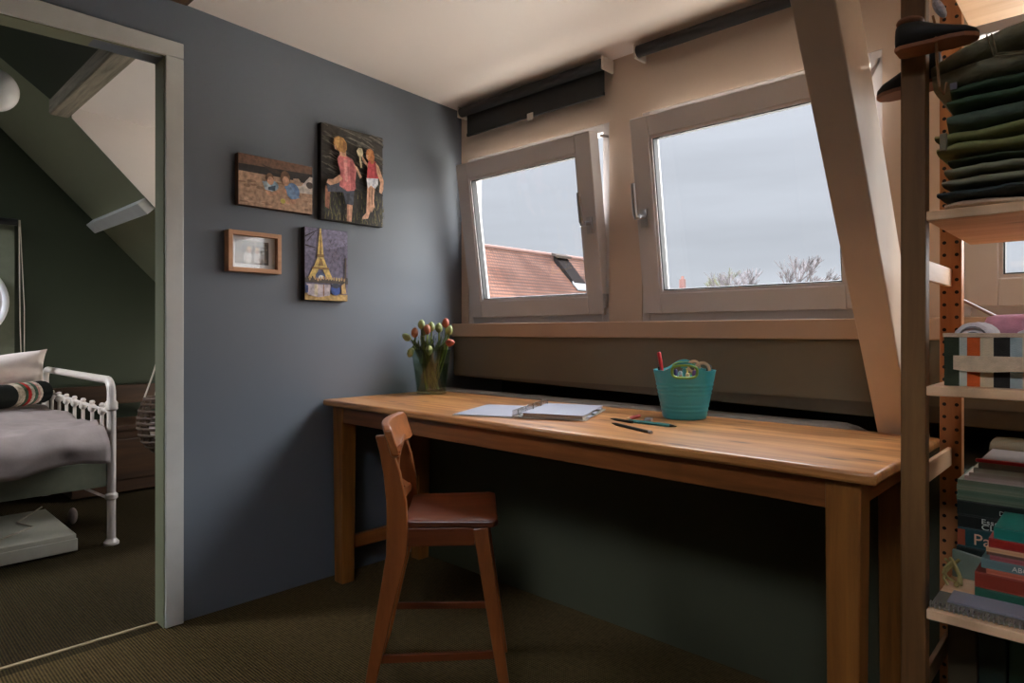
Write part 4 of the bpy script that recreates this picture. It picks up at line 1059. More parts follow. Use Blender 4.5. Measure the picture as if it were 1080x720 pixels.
# --- books
SHZ = 0.527
def book(x0, x1, y0, y1, z0, z1, cover, label, group, pages=True, cat='book', name='book', spine_text=None, rz=0.0, tmat=None, tsize=None, tx=0.0, spine_band=None):
    cx_, cy_ = (x0 + x1) / 2, (y0 + y1) / 2
    t = thing(name, label, cat, (cx_, cy_, z0), rz, group)
    w, d, h = x1 - x0, y1 - y0, z1 - z0; c_ = min(0.0022, h * .22)
    b = MB(); b.box(-w / 2, w / 2, -d / 2, d / 2, 0, c_); b.box(-w / 2, w / 2, -d / 2, d / 2, h - c_, h); b.box(-w / 2, w / 2, -d / 2, -d / 2 + c_, c_, h - c_)
    b.build('cover', cover, t, world=False, bevel=0.0006)
    b = MB(); b.box(-w / 2 + .003, w / 2 - .003, -d / 2 + c_, d / 2 - .004, c_, h - c_); b.build('pages', M['paperedge'], t, world=False)
    if spine_band:
        b = MB(); b.box(-w / 2 + spine_band[0], -w / 2 + spine_band[1], -d / 2 - .0004, -d / 2 + .001, h * .08, h * .92); b.build('spine_band', spine_band[2], t, world=False)
    if spine_text:
        for (body, sz, dx, dz, sx) in spine_text:
            text(body, sz, (x0 + dx, y0 - 0.0006, z0 + dz), Matrix.Rotation(R(90), 3, 'X'), tmat, 'spine_lettering', t, sx=sx)
    return t
bk = 'books and magazines piled at the back of the lower shelf'
gy = 1.705; gx = 2.2165
inkw = plain('pale_lettering', (206, 206, 196), 0.6); inkp = plain('peach_lettering', (222, 170, 140), 0.6)
book(gx, gx + .28, gy, 1.895, SHZ, .583, plain('black_green_cover', (26, 34, 30), .4), 'thick black book lowest in the back pile', bk)
book(gx + .002, gx + .28, gy, 1.895, .583, .624, plain('dark_teal_cover', (26, 66, 68), .4), 'dark teal textbook with a rust band reading Path', bk,
     spine_text=[('Pathology', 0.034, .028, .0085, 1.0)], tmat=inkp, spine_band=(0.0, 0.014, plain('rust_band', (140, 64, 36), .5)))
book(gx + .002, gx + .285, gy + .002, 1.895, .624, .652, plain('black_cover', (24, 28, 26), .4), 'black textbook reading Essential Clinical Anatomy', bk,
     spine_text=[('Essential', 0.015, .042, .0145, 1.2), ('CLINICAL ANATOMY', 0.0165, .042, .002, 1.25)], tmat=inkw)
book(gx + .001, gx + .285, gy + .001, 1.895, .652, .684, plain('black_green_cover2', (22, 30, 26), .4), 'black binding reading DE WINTER above the anatomy textbook', bk,
     spine_text=[('DE WINTER EN', .0135, .074, .010, 1.0)], tmat=inkw)
z = .684
for k, (hh, c_, wd) in enumerate([(.010, (84, 96, 74), 'dark green magazine lowest of the green ones'), (.012, (70, 92, 70), 'mid green magazine second of the green ones'), (.010, (108, 112, 90), 'grey green magazine third of the green ones'), (.012, (92, 104, 82), 'pale green magazine on top of the green ones'),
                                  ]):
    book(gx + .002 * (k % 2), gx + .275, gy, 1.895, z, z + hh, plain('green_magazine_%d' % k, c_, .45), wd + ' in the back pile', bk, cat='magazine', name='magazine'); z += hh
for k, (hh, wd) in enumerate([(.010, 'pinkish white magazine directly above the green magazines'), (.008, 'thin white magazine second below the red folder'), (.012, 'white magazine directly under the red folder')]):
    o = book(gx + .014 + .008 * k, gx + .28, gy + .003, 1.895, z, z + hh, plain('white_magazine_%d' % k, [(190, 168, 158), (176, 160, 146), (186, 180, 160)][k], .45), wd, bk, cat='magazine', name='magazine'); z += hh
t = thing('document_folder', 'red edged clear folder on top of the back pile', 'folder', (2.38, 1.80, z), 0, bk)
b = MB(); b.hexa([(2.256, 1.70, z), (2.49, 1.71, z), (2.49, 1.90, z), (2.256, 1.90, z), (2.256, 1.70, z + .016), (2.49, 1.71, z + .016), (2.49, 1.90, z + .016), (2.256, 1.90, z + .016)])
b.build('folder_body', plain('translucent_grey_plastic', (120, 108, 100), .35), t, bevel=0.002)
b = MB(); b.box(2.252, 2.492, 1.694, 1.706, z + .014, z + .021); b.build('red_cover', plain('crimson_cover', (176, 26, 44), .35), t, bevel=0.002)
fk = 'books piled at the front of the lower shelf'
fy = 1.545; z = SHZ
FB = [(2.272, .026, (34, 88, 68), 'dark green book at the bottom of the front pile'), (2.272, .030, (136, 50, 34), 'thick brick red book second from the bottom of the front pile'),
      (2.290, .010, (190, 96, 70), 'thin salmon booklet on the brick red book'), (2.282, .018, (92, 116, 116), 'grey blue book reading ABC in the front pile'),
      (2.296, .009, (150, 72, 74), 'thin wine red booklet above the grey blue book'), (2.291, .006, (96, 60, 44), 'thin brown booklet in the middle of the front pile'), (2.290, .009, (206, 156, 112), 'thin cream booklet under the bright red book'),
      (2.294, .018, (150, 34, 28), 'bright red book second from the top of the front pile'), (2.302, .022, (24, 116, 102), 'emerald green book on top of the front pile')]
for k, (x0, hh, c_, lab) in enumerate(FB):
    kw = {}
    if k == 3: kw = dict(spine_text=[('ABC', .013, .048, .004, 1.0)], tmat=inkw)
    if k == 8: kw = dict(spine_text=[('~', .03, .045, .0, 1.4)], tmat=plain('gold_lettering', (206, 180, 120), .5)); kw = {}
    book(x0, x0 + .21, fy, fy + .15, z, z + hh, plain('front_book_cover_%d' % k, c_, .42), lab, fk, **kw)
    z += hh
# flat papers, notebook, folder and straw on the shelf front
t = thing('spiral_notebook', 'wire bound notebook flat along the front edge of the lower shelf', 'notebook', (2.33, 1.48, SHZ))
b = MB(); b.box(2.216, 2.47, 1.447, 1.535, SHZ, SHZ + .006); b.build('cover', plain('grey_glossy_cover', (110, 110, 100), .25), t, bevel=0.001)
b = MB()
x = 2.217
while x < 2.466:
    b.tube([(x, 1.447 + .006 * math.cos(a), SHZ + .006 + .006 * math.sin(a)) for a in [2 * math.pi * k / 10 for k in range(10)]], 0.0011, 5, closed=True); x += .0075
b.build('wire_spiral', M['steel'], t)
b = MB(); b.box(2.238, 2.47, 1.476, 1.543, SHZ + .0062, SHZ + .0105)
tag(b.build('paper_pad', M['paper'], bevel=0.001), 'white paper pad lying on the wire bound notebook', 'paper')
b = MB(); b.prism([(2.216, 1.66, SHZ), (2.30, 1.66, SHZ), (2.30, 1.66, SHZ + .045), (2.216, 1.66, SHZ + .058)], (0, .012, 0))
tag(b.build('plastic_folder', plain('grey_green_plastic', (106, 118, 104), .3), bevel=0.002), 'grey green plastic folder standing before the back pile', 'folder')
b = MB()
for k in range(7):
    a = rnd.random() * 6.28; p = Vector((2.228, 1.60, SHZ + .034)); pts = [p + Vector((.014 * math.cos(a + s), .02 * math.sin(a * 2 + s), -.028 + .014 * s)) for s in (0, .8, 1.6, 2.4, 3.2)]
    b.tube(pts, 0.0032, 6)
tag(b.build('raffia_bundle', plain('pale_raffia', (150, 136, 84), .8), smooth=True), 'knotted bundle of pale raffia at the left of the lower shelf', 'raffia')
# bottom shelf
lk = 'binders standing on the bottom shelf'; x = 2.218
for k, (w_, c_, wd) in enumerate([(.05, (58, 50, 34), 'brown'), (.045, (24, 40, 34), 'black green'), (.05, (32, 66, 50), 'pine green'), (.04, (40, 70, 58), 'sea green')]):
    tt = thing('ring_file', wd + ' upright file on the bottom shelf', 'file', (x + w_ / 2, 1.72, .19), 0, lk)
    b = MB(); b.box(x, x + w_, 1.60, 1.87, .191, .47 - .01 * k); b.build('file_cover', plain('file_cover_%d' % k, c_, .5), tt, bevel=0.003)
    x += w_ + .003
for k, (xx, a) in enumerate(((2.30, -28), (2.335, -28))):
    tt = thing('leaning_booklet', ['pale booklet leaning in front of the upright files', 'second pale booklet leaning beside the first'][k], 'booklet', (xx, 1.48, .19), 0, 'pale booklets leaning on the bottom shelf')
    b = MB(); b.hexa([(xx, 1.46, .191), (xx + .012, 1.46, .191), (xx + .012, 1.56, .191), (xx, 1.56, .191), (xx - .03, 1.46, .29), (xx - .018, 1.46, .29), (xx - .018, 1.56, .29), (xx - .03, 1.56, .29)]); b.build('pages', plain('pale_booklet_%d' % k, (160, 160, 140), .6), tt)

# ------------------------------------------------------------------ the bedroom
BX0, BX1, BYE = -2.58, -1.17, 0.975
t = thing('metal_bed', 'cream metal bed with a spindle end in the next room', 'bed', (-1.9, 0.0, 0))
def leg_post(x, y, name='leg'):
    b = MB(); b.lathe([(.034, 0), (.034, .012), (.019, .03), (.019, .22), (.028, .228), (.028, .246), (.019, .256), (.020, .66), (.028, .668), (.028, .70), (.0195, .712), (.0195, .74)], (x, y, 0), 20)
    b.build(name, M['bedmetal'], t, smooth=True)
leg_post(BX1, BYE); leg_post(BX0, BYE); leg_post(BX1, -1.0); leg_post(BX0, -1.0)
for yy in (BYE, -1.0):
    b = MB(); pts = [(BX1, yy, .73)]
    for k in range(1, 9):
        a = k / 8 * math.pi / 2; pts.append((BX1 - .07 * (1 - math.cos(a)), yy, .74 + .07 * math.sin(a)))
    for k in range(8, 0, -1):
        a = k / 8 * math.pi / 2; pts.append((BX0 + .07 * (1 - math.cos(a)), yy, .74 + .07 * math.sin(a)))
    pts.append((BX0, yy, .73)); b.tube(pts, .0195, 16); b.build('end_rail', M['bedmetal'], t, smooth=True)
    b = MB(); b.tube([(BX1, yy, .43), (BX0, yy, .43)], .012, 10); b.build('lower_rail', M['bedmetal'], t, smooth=True)
    b = MB(); b.tube([(BX1, yy, .652), (BX0, yy, .672)], .008, 10); b.build('upper_rail', M['bedmetal'], t, smooth=True)
    x = -1.33
    while x > BX0 + .05:
        b = MB(); b.lathe([(.0085, .43), (.0085, .625), (.018, .635), (.020, .648), (.018, .660), (.010, .668), (.014, .676), (.010, .686), (.002, .688)], (x, yy, 0), 14); b.build('spindle', M['bedmetal'], t, smooth=True); x -= .178
b = MB(); b.box(BX1 - .012, BX1 + .008, -0.98, BYE - .02, .29, .415); b.build('side_board', M['bedrail'], t, bevel=.003)
b = MB(); b.box(BX0 - .008, BX0 + .012, -0.98, BYE - .02, .29, .415); b.build('side_board', M['bedrail'], t, bevel=.003)
b = MB(); b.bar((BX1, BYE - .015, .23), (BX1 - .03, BYE - .14, .31), .012, .012, (1, 0, 0)); b.build('corner_brace', M['bedmetal'], t)
b = MB(); b.box(BX0 + .04, BX1 - .045, -.95, BYE - .05, .42, .535)
tag(b.build('mattress', M['mattress'], bevel=.03, seg=3), 'grey mattress on the cream metal bed', 'mattress')
# blanket
b = MB(); NU, NV = 60, 70
def bl(i, j):
    u, v = i / NU, j / NV
    y = -0.98 + (BYE - .035 + .98) * v
    s = u * 1.62                                                        # across the bed, then down the near side
    wv_ = noise.noise((u * 6, v * 7, 2)) * .030 + abs(noise.noise((u * 11, v * 13, 5))) * .026 + abs(noise.noise((u * 22, v * 24, 7))) * .012
    if s < 1.40: x = BX0 + .03 + s; zz = .585 + wv_ * (0.7 + 0.6 * u)
    else:
        d = s - 1.40; hem = .165 + .05 * noise.noise((v * 7, 3, 1)); k = d / .22
        x = BX0 + .03 + 1.40 + .085 * math.sin(min(1, k * 1.6) * 1.57) + (.030 * noise.noise((v * 16, k * 1.5, 8)) + .014 * noise.noise((v * 34, k * 2, 4))) * k
        zz = .585 - hem * k + wv_ * (1 - k)
    return (x, y + .012 * noise.noise((u * 9, v * 3, 9)), zz)
g = [[b.bm.verts.new(bl(i, j)) for j in range(NV + 1)] for i in range(NU + 1)]
for i in range(NU):
    for j in range(NV): b.bm.faces.new((g[i][j], g[i + 1][j], g[i + 1][j + 1], g[i][j + 1]))
o = b.build('blanket', M['blanket'], smooth=True, angle=80)
md = o.modifiers.new('thick', 'SOLIDIFY'); md.thickness = .016; md.offset = -1
tag(o, 'taupe velvet blanket spread over the metal bed', 'blanket')
def pillow_mesh(name, ctr, sx, sy, sz, rot, mat, label, cat, seed):
    b = MB(); n_ = 26
    Mx = rot.to_matrix() if hasattr(rot, 'to_matrix') else rot
    for sgn in (1, -1):
        g = []
        for i in range(n_ + 1):
            row = []
            for j in range(n_ + 1):
                u, v = i / n_ * 2 - 1, j / n_ * 2 - 1
                e = (1 - u * u) ** .55 * (1 - v * v) ** .55 if abs(u) < 1 and abs(v) < 1 else 0
                pin = 1 - .06 * (1 - u * u) * abs(v) ** 3; pin2 = 1 - .06 * (1 - v * v) * abs(u) ** 3
                w = .05 * noise.noise((u * 3 + seed, v * 3, sgn)) + .03 * noise.noise((u * 8, v * 7 + seed, sgn))
                row.append(b.bm.verts.new(Vector(ctr) + Mx @ Vector((u * sx * pin2, v * sy * pin, sgn * sz * (e + w * e)))))
            g.append(row)
        for i in range(n_):
            for j in range(n_): b.bm.faces.new((g[i][j], g[i + 1][j], g[i + 1][j + 1], g[i][j + 1]) if sgn > 0 else (g[i][j], g[i][j + 1], g[i + 1][j + 1], g[i + 1][j]))
    bmesh.ops.remove_doubles(b.bm, verts=b.bm.verts[:], dist=1e-5)
    return tag(b.build(name, mat, smooth=True, angle=80), label, cat)
from mathutils import Euler
pillow_mesh('pillow', (-2.31, .635, .785), .15, .30, .075, Euler((R(14), R(-52), R(-8))), M['pillow'], 'off-white pillow propped against the green wall on the bed', 'pillow', 2)
# patterned bolster
t = thing('bolster_cushion', 'black bolster with a red and green patterned band on the bed', 'cushion', (-2.18, .75, .60))
A, E_ = Vector((-2.04, .66, .690)), Vector((-2.26, .89, .690)); d_ = E_ - A
def seg(b, s0, s1, r0=.068):
    pts = [A + d_ * (s0 + (s1 - s0) * k / 8) for k in range(9)]; b.tube(pts, [r0 * (0.99 if 0 < k < 8 else .96) for k in range(9)], 20)
b = MB(); seg(b, -.35, .18); b.build('bolster_end', cloth('black_knit', (24, 26, 24)), t, smooth=True)
b = MB(); seg(b, .78, 1.05); b.build('bolster_end', cloth('black_knit_end', (24, 26, 24)), t, smooth=True)
for (s0, s1, c_) in ((.18, .34, (190, 176, 156)), (.34, .42, (70, 88, 68)), (.42, .50, (176, 48, 44)), (.50, .58, (196, 186, 170)), (.58, .66, (72, 96, 80)), (.66, .71, (196, 150, 140)), (.71, .78, (206, 190, 176))):
    b = MB(); seg(b, s0, s1, .069); b.build('patterned_band', cloth('bolster_band_%d' % c_[0], c_, .4), t, smooth=True)
# trundle under the bed
t = thing('underbed_drawer', 'low white wooden drawer pulled out under the bed', 'drawer', (-1.4, .4, 0))
b = MB(); b.box(-1.75, -1.16, -.5, .80, .02, .068); b.build('drawer_box', M['whitepaint'], t, bevel=.003)
b = MB(); b.box(-1.77, -1.14, -.5, .82, .068, .092); b.build('drawer_lid', M['whitepaint'], t, bevel=.004)
b = MB(); b.box(-1.155, -1.135, -.5, .825, .012, .070); b.build('drawer_front', M['whitepaint'], t, bevel=.003)
for yy in (-.4, .7):
    for xx in (-1.68, -1.24):
        b = MB(); b.lathe([(.011, -.008), (.011, .008)], (xx, yy, .011), 14, M=Matrix.Rotation(R(90), 3, 'X')); b.build('caster', M['black'], t, smooth=True)
b = MB(); b.tube([(-1.75, .80, .11), (-1.55, .66, .096), (-1.4, .70, .097), (-1.28, .55, .096), (-1.26, .40, .098)], .004, 7)
tag(b.build('power_cable', M['cord'], smooth=True), 'pale cable lying over the white drawer under the bed', 'cable')
b = MB(); b.ell((-1.70, .93, .045), .035, .022, .045, 14, 10, M=Matrix.Rotation(R(12), 3, 'Y'))
tag(b.build('toy_ball', plain('pale_pink_plastic', (206, 186, 184), .4), smooth=True), 'small pale pink egg-shaped toy on the carpet under the bed', 'toy')
# round mirror on the end wall
t = thing('round_mirror', 'round white-rimmed mirror on the green bedroom wall', 'mirror', (-2.655, .535, 1.24))
b = MB(); ctr = Vector((-2.61, .535, 1.24)); b.tube([ctr + Vector((0, .24 * math.cos(a), .24 * math.sin(a))) for a in [2 * math.pi * k / 56 for k in range(56)]], .019, 12, closed=True)
b.build('mirror_rim', M['whiterim'], t, smooth=True)
b = MB(); b.lathe([(.235, 0), (.235, .01)], ctr - Vector((.005, 0, 0)), 56, M=Matrix.Rotation(R(90), 3, 'Y')); b.build('mirror_face', M['mirror'], t)
# blind on the end wall
t = thing('roller_blind', 'grey green roller blind pulled down on the bedroom wall', 'blind', (-2.63, .3, 1.74))
b = MB(); b.tube([(-2.625, -.3, 1.745), (-2.625, .835, 1.745)], .022, 16); b.build('blind_tube', M['black'], t, smooth=True)
b = MB(); b.box(-2.645, -2.642, -.3, .825, .75, 1.745); b.build('blind_fabric', M['greenblind'], t)
b = MB(); b.tube([(-2.62, .845, 1.76), (-2.62, .85, 1.1), (-2.62, .858, .78)], .003, 6); b.tube([(-2.62, .858, .78), (-2.62, .872, .78), (-2.62, .872, 1.2), (-2.62, .85, 1.76)], .0025, 6); b.build('blind_cord', M['cord'], t)
# globe pendant
t = thing('globe_pendant', 'white globe pendant lamp hanging in the bedroom', 'lamp', (-1.325, .535, 2.172))
b = MB(); b.ell((-1.325, .535, 2.172), .098, .098, .098, 28, 18); b.build('globe_shade', M['globe'], t, smooth=True)
b = MB(); b.lathe([(.022, .0), (.022, .035), (.006, .05)], (-1.325, .535, 2.262), 16); b.build('lamp_cap', M['steel'], t, smooth=True)
b = MB(); b.tube([(-1.325, .535, 2.30), (-1.325, .535, slope_z(.535) + .13)], .004, 8); b.build('lamp_cord', M['black'], t)
# brown chest
t = thing('storage_bench', 'dark brown wooden bench chest against the green wall', 'bench', (-2.45, 1.35, 0))
b = MB(); b.box(-2.64, -2.22, 1.04, 1.74, .02, .42); b.build('bench_box', M['darkwood'], t, bevel=.004)
b = MB(); b.box(-2.66, -2.19, 1.02, 1.76, .42, .45); b.build('bench_seat', M['darkwood'], t, bevel=.004)
b = MB(); b.box(-2.655, -2.625, 1.02, 1.76, .55, .68); b.build('back_board', M['darkwood'], t, bevel=.004)
b = MB(); b.box(-2.215, -2.205, 1.08, 1.70, .10, .36); b.build('front_panel', M['darkwood'], t, bevel=.004)
for yy in (1.035, 1.70):
    b = MB(); b.box(-2.655, -2.62, yy, yy + .04, .45, .68); b.build('back_post', M['darkwood'], t, bevel=.003)
# hanging wicker basket
HX, HY, HZ = -1.40, 1.31, .555
t = thing('hanging_basket', 'dark wicker basket hanging by cords behind the doorway', 'basket', (HX, HY, HZ - .12))
K = 1.45
b = MB()
for k in range(18):
    a = 2 * math.pi * k / 18
    b.tube([(HX + K * r_ * math.cos(a), HY + K * r_ * math.sin(a), HZ + K * z_) for r_, z_ in ((.012, -.115), (.05, -.11), (.085, -.07), (.10, 0), (.092, .05), (.075, .09))], .007, 5)
for z_, r_ in ((-.11, .05), (-.09, .070), (-.07, .085), (-.045, .094), (-.02, .099), (0, .101), (.02, .099), (.045, .094), (.07, .085), (.09, .076)):
    b.tube([(HX + K * r_ * math.cos(a), HY + K * r_ * math.sin(a), HZ + K * z_) for a in [2 * math.pi * k / 28 for k in range(28)]], .0085, 6, closed=True)
b.build('basket_weave', M['wicker'], t, smooth=True)
for k in range(6):
    a = k * math.pi / 3 + .25
    b = MB(); b.tube([(HX + .112 * math.cos(a), HY + .112 * math.sin(a), HZ + .13), (HX + .07 * math.cos(a), HY + .07 * math.sin(a), HZ + .26), (HX, HY, HZ + .52)], .0045, 6); b.build('hanging_cord', M['cord'] if k in (3, 4) else M['wicker'], t)
b = MB(); b.tube([(HX, HY, HZ + .52), (HX, HY, ceil_z(HY) + .005)], .004, 6); b.build('hanging_cord', M['cord'], t)
b = MB(); b.ell((HX + .075, HY - .085, HZ - .02), .035, .03, .060, 14, 10)
tag(b.build('soft_toy', M['pillow'], smooth=True), 'white soft toy sitting inside the wicker basket', 'toy')

# ------------------------------------------------------------------ outside
def tiles(name, k):
    m, nt, b_, out = nodes(name); N, L = nt.nodes.new, nt.links.new
    tc = N('ShaderNodeTexCoord'); sp = N('ShaderNodeSeparateXYZ'); L(tc.outputs['Object'], sp.inputs[0])
    cb_ = N('ShaderNodeCombineXYZ'); L(sp.outputs['Y'], cb_.inputs[0]); L(sp.outputs['Z'], cb_.inputs[1])
    br = N('ShaderNodeTexBrick'); br.inputs['Scale'].default_value = 1.0
    br.inputs['Brick Width'].default_value = 0.24; br.inputs['Row Height'].default_value = 0.22; br.inputs['Mortar Size'].default_value = 0.05
    br.inputs['Color1'].default_value = [v * k for v in lin((80, 51, 38))[:3]] + [1]; br.inputs['Color2'].default_value = [v * k for v in lin((68, 44, 33))[:3]] + [1]; br.inputs['Mortar'].default_value = [v * k for v in lin((38, 25, 20))[:3]] + [1]
    L(cb_.outputs[0], br.inputs['Vector'])
    nz = N('ShaderNodeTexNoise'); nz.inputs['Scale'].default_value = 0.35; nz.inputs['Detail'].default_value = 5; L(tc.outputs['Object'], nz.inputs['Vector'])
    rp = N('ShaderNodeValToRGB'); rp.color_ramp.elements[0].position = .42; rp.color_ramp.elements[1].position = .62; L(nz.outputs['Fac'], rp.inputs[0])
    mx = N('ShaderNodeMixRGB'); mx.blend_type = 'MULTIPLY'; mx.inputs[2].default_value = lin((196, 176, 160)); L(rp.outputs[0], mx.inputs[0]); L(br.outputs['Color'], mx.inputs[1])
    L(mx.outputs[0], b_.inputs['Base Color']); b_.inputs['Roughness'].default_value = .9; b_.inputs['Specular IOR Level'].default_value = .1
    bp = N('ShaderNodeBump'); bp.inputs['Strength'].default_value = .8; bp.inputs['Distance'].default_value = .03; L(br.outputs['Fac'], bp.inputs['Height']); bp.invert = True; L(bp.outputs[0], b_.inputs['Normal'])
    return m
TIL, TIL2 = tiles('orange_roof_tiles', 1.0), tiles('lighter_orange_roof_tiles', 1.35)
RX, RZ, YE = -27.93, 6.63, 45.6
YS, DW = 15.0, 11.0
t = thing('neighbour_house', 'orange tiled neighbouring house seen through the corner window', 'house', (RX, 30, -5.5))
b = MB()
for sg in (1, -1):
    b.hexa([(RX, YS, RZ), (RX + sg * DW, YS, RZ - DW), (RX + sg * DW, YE, RZ - DW), (RX, YE, RZ), (RX, YS, RZ - .15), (RX + sg * DW, YS, RZ - DW - .15), (RX + sg * DW, YE, RZ - DW - .15), (RX, YE, RZ - .15)])
b.build('roof', TIL, t)
b = MB(); b.tube([(RX, YS, RZ), (RX, YE, RZ)], .17, 10); b.build('ridge_tiles', plain('ridge_tile_clay', (66, 42, 34), .9), t)
b = MB(); b.box(RX - DW + .6, RX + DW - .6, YS + .3, YE - .3, -5.5, RZ - DW + .5); b.build('house_walls', plain('pale_brick_wall', (90, 62, 50), .9), t)
for yy in (YS + .3, YE - .5):
    b = MB(); b.prism([(RX - DW + .8, yy, RZ - DW + .5), (RX + DW - .8, yy, RZ - DW + .5), (RX, yy, RZ - .4)], (0, .2, 0)); b.build('gable', plain('gable_brick', (90, 62, 50), .9), t)
hx, hy = RX + .5, 35.9                                                 # dark roof hatch on the slope
sz = lambda x: RZ - (x - RX)
b = MB(); b.prism([(hx, hy, sz(hx) + .5), (hx + 1.9, hy, sz(hx + 1.9) + .25), (hx + 1.9, hy, sz(hx + 1.9) - .1), (hx, hy, sz(hx) - .1)], (0, 1.35, 0))
h = b.build('roof_hatch', plain('dark_lead_hatch', (17, 14, 13), .9, spec=0.02), t)
b = MB(); b.hexa([(hx - .1, hy - .1, sz(hx) + .42), (hx + .5, hy - .1, sz(hx) + .2), (hx + .5, hy + 1.45, sz(hx) + .2), (hx - .1, hy + 1.45, sz(hx) + .42), (hx - .1, hy - .1, sz(hx) + .60), (hx + .5, hy - .1, sz(hx) + .38), (hx + .5, hy + 1.45, sz(hx) + .38), (hx - .1, hy + 1.45, sz(hx) + .60)]); b.build('hatch_cover', plain('pale_zinc', (40, 34, 30), .9, spec=0.05), h)
b = MB(); b.hexa([(hx + 1.8, hy - .1, sz(hx + 1.8) + .1), (hx + 2.3, hy - .1, sz(hx + 2.3) + .1), (hx + 2.3, hy + 1.7, sz(hx + 2.3) + .1), (hx + 1.8, hy + 1.7, sz(hx + 1.8) + .1), (hx + 1.8, hy - .1, sz(hx + 1.8) + .25), (hx + 2.3, hy - .1, sz(hx + 2.3) + .2), (hx + 2.3, hy + 1.7, sz(hx + 2.3) + .2), (hx + 1.8, hy + 1.7, sz(hx + 1.8) + .25)])
b.build('flashing', plain('pale_lead_flashing', (84, 84, 84), .9, spec=0.1), h)
na, nb = 30.0, 29.6                                                     # a patch of lighter coloured tiles
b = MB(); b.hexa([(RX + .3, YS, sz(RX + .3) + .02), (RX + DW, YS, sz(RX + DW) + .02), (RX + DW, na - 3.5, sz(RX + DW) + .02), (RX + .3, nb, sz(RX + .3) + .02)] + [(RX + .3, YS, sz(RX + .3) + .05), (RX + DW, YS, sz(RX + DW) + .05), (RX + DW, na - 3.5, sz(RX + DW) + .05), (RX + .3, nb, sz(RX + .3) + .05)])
b.build('lighter_tiles', TIL2, t)
# ground far below; the near part is made pale to bounce light indoors
b = MB(); b.box(-300, 300, 34.0, 420, -5.72, -5.52)
struct(b.build('ground_far', plain('far_garden_ground', (46, 50, 36), .95, scale=.3, spec=0.05)), 'gardens beyond the neighbouring houses')
b = MB(); b.box(-150, 150, 3.5, 34.0, -5.7, -5.5)
struct(b.build('ground', plain('pale_bounce_ground', (196, 186, 170), .95, scale=.3)), 'unseen gardens and streets below the window, made pale to bounce light indoors')
def far(u, v, tt):
    a_ = math.atan(650 / 686); S_, C_ = math.sin(a_), math.cos(a_); l_ = (u - 540) / 686
    return Vector((2.49 + tt * (-S_ + l_ * C_), tt * (C_ + l_ * S_), 1.05 + tt * (350 - v) / 686))
# far house with chimney: real buildings 40 m off
fz = lambda x, y, z: (2.49 + (x - 2.49) * 1.5, y * 1.5, 1.05 + (z - 1.05) * 1.5)
t = thing('distant_house', 'far low roof with a brick chimney seen through the second window', 'house', fz(-17.6, 34.2, -3.4))
b = MB(); b.hexa([fz(*p) for p in ((-20.0, 33.6, -3.32), (-15.6, 37.6, -3.32), (-18.0, 40.5, -3.32), (-22.4, 36.5, -3.32), (-20.0, 33.6, 2.2), (-15.6, 37.6, 2.2), (-18.0, 40.5, 2.2), (-22.4, 36.5, 2.2))]); b.build('house_walls', plain('far_brick', (80, 54, 44), .9), t)
b = MB(); b.prism([fz(-20.2, 33.4, 2.2), fz(-22.6, 36.7, 2.2), fz(-21.4, 35.05, 3.62)], (4.6 * 1.5, 4.2 * 1.5, 0)); b.build('roof', plain('far_roof_tile', (80, 52, 42), .9), t)
b = MB(); p, q = fz(-18.55, 37.9, 2.0), fz(-18.25, 38.2, 4.45); b.box(p[0], q[0], p[1], q[1], p[2], q[2]); ch = b.build('chimney', plain('chimney_brick', (70, 42, 36), .9), t)
b = MB(); p = fz(-18.4, 38.05, 0); b.lathe([(.16, q[2]), (.13, q[2] + .3)], (p[0], p[1], 0), 10); b.build('chimney_pot', plain('chimney_pot_clay', (76, 46, 38), .9), ch)
# bare tree and a budding shrub
def tree(base, h, spread, mat, label, seed, name, depth=5, tw=None):
    r_ = random.Random(seed); b = MB()
    def grow(p, d, l, r, k):
        e = p + d * l
        b.tube([p, e], [r, r * .75], 5 if k > 1 else 3, cap=False)
        if k == 0: return
        for q in range(3 if k > 1 else 6):
            nd = (d + Vector((r_.uniform(-1, 1), r_.uniform(-1, 1), r_.uniform(-.25, .8))) * spread).normalized()
            grow(p + d * l * r_.uniform(.55, 1), nd, l * r_.uniform(.6, .8), r * .66, k - 1)
    grow(Vector(base), Vector((0, 0, 1)), h, .24, depth)
    tag(b.build(name, mat), label, 'tree')
twig = plain('grey_pink_twigs', (60, 54, 54), .9)
tb = far(812, 306, 42); tree((tb.x, tb.y, -5.5), 4.0, .68, twig, 'bare far tree with round crown in the second window', 5, 'bare_tree', 6)
tb = far(772, 308, 82); tree((tb.x, tb.y, -5.5), 6.0, .62, plain('budding_yellow_green', (64, 64, 36), .9), 'yellow-green budding far tree right of the chimney', 9, 'budding_tree', 5)
tb = far(826, 309, 52); tree((tb.x, tb.y, -5.5), 3.1, .6, twig, 'small far bare tree between chimney and round crown', 12, 'bare_tree', 5)

# ------------------------------------------------------------------ light
W = bpy.data.worlds.new('overcast_sky'); scene.world = W; W.use_nodes = True
nt = W.node_tree; nt.nodes.clear(); N, L = nt.nodes.new, nt.links.new
out = N('ShaderNodeOutputWorld'); bg = N('ShaderNodeBackground'); L(bg.outputs[0], out.inputs[0])
tc = N('ShaderNodeTexCoord'); sp = N('ShaderNodeSeparateXYZ'); L(tc.outputs['Generated'], sp.inputs[0])
rp = N('ShaderNodeValToRGB'); e = rp.color_ramp.elements
e[0].position = 0.0; e[0].color = (.68, .71, .76, 1); e[1].position = 1.0; e[1].color = (15.5, 16.2, 17.4, 1)
for pos, c_ in ((.12, (.70, .735, .80, 1)), (.30, (.74, .775, .85, 1)), (.42, (2.1, 2.2, 2.36, 1)), (.56, (15.0, 15.6, 16.6, 1))):
    q = rp.color_ramp.elements.new(pos); q.color = c_
L(sp.outputs['Z'], rp.inputs[0])
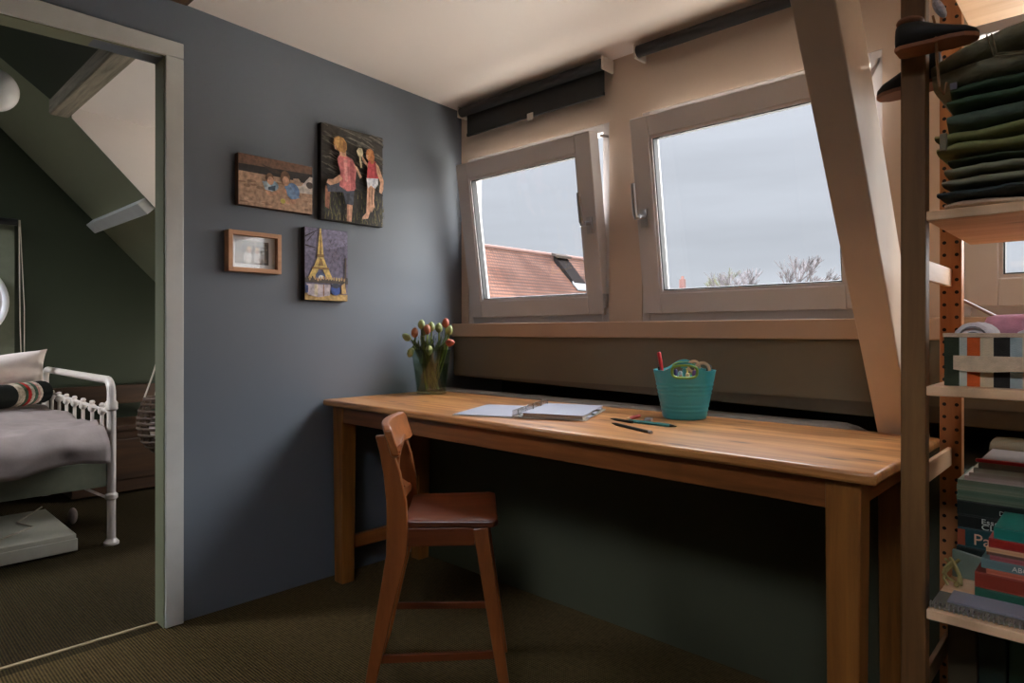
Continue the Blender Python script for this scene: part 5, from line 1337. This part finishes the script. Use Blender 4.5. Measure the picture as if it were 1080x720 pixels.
mp = N('ShaderNodeMapping'); mp.inputs['Scale'].default_value = (1.2, 1.2, 9); L(tc.outputs['Generated'], mp.inputs['Vector'])
nz = N('ShaderNodeTexNoise'); nz.inputs['Scale'].default_value = 1.6; nz.inputs['Detail'].default_value = 5; L(mp.outputs[0], nz.inputs['Vector'])
mr = N('ShaderNodeMapRange'); mr.inputs[1].default_value = .3; mr.inputs[2].default_value = .7; mr.inputs[3].default_value = .88; mr.inputs[4].default_value = 1.1; L(nz.outputs['Fac'], mr.inputs[0])
mx = N('ShaderNodeMixRGB'); mx.blend_type = 'MULTIPLY'; mx.inputs[0].default_value = 1; L(rp.outputs[0], mx.inputs[1]); L(mr.outputs[0], mx.inputs[2])
dp = N('ShaderNodeVectorMath'); dp.operation = 'DOT_PRODUCT'; L(tc.outputs['Generated'], dp.inputs[0]); dp.inputs[1].default_value = Vector((0.1, -0.75, 0.66)).normalized()
gl = N('ShaderNodeMapRange'); gl.interpolation_type = 'SMOOTHSTEP'; gl.inputs[1].default_value = 0.35; gl.inputs[2].default_value = 1.0; gl.inputs[3].default_value = 1.0; gl.inputs[4].default_value = 3.2; L(dp.outputs['Value'], gl.inputs[0])
m3 = N('ShaderNodeMixRGB'); m3.blend_type = 'MULTIPLY'; m3.inputs[0].default_value = 1; L(mx.outputs[0], m3.inputs[1]); L(gl.outputs[0], m3.inputs[2])
L(m3.outputs[0], bg.inputs[0]); bg.inputs[1].default_value = 1.0

sun = bpy.data.lights.new('hazy_sun', 'SUN'); so = bpy.data.objects.new('hazy_sun', sun); COL.objects.link(so)
sun.energy = 9.0; sun.angle = R(70); sun.color = (1.0, .97, .93)
dirn = Vector((0.62, 0.75, 0.36))                                      # towards the sun
so.rotation_euler = dirn.to_track_quat('Z', 'Y').to_euler()

scene.view_settings.view_transform = 'Standard'; scene.view_settings.look = 'None'
scene.view_settings.exposure = 0.0; scene.view_settings.gamma = 1.0; scene.view_settings.use_curve_mapping = False
scene.cycles.max_bounces = 8; scene.cycles.diffuse_bounces = 5; scene.cycles.transparent_max_bounces = 24
scene.cycles.use_denoising = True; scene.cycles.sample_clamp_indirect = 6; scene.cycles.caustics_reflective = False
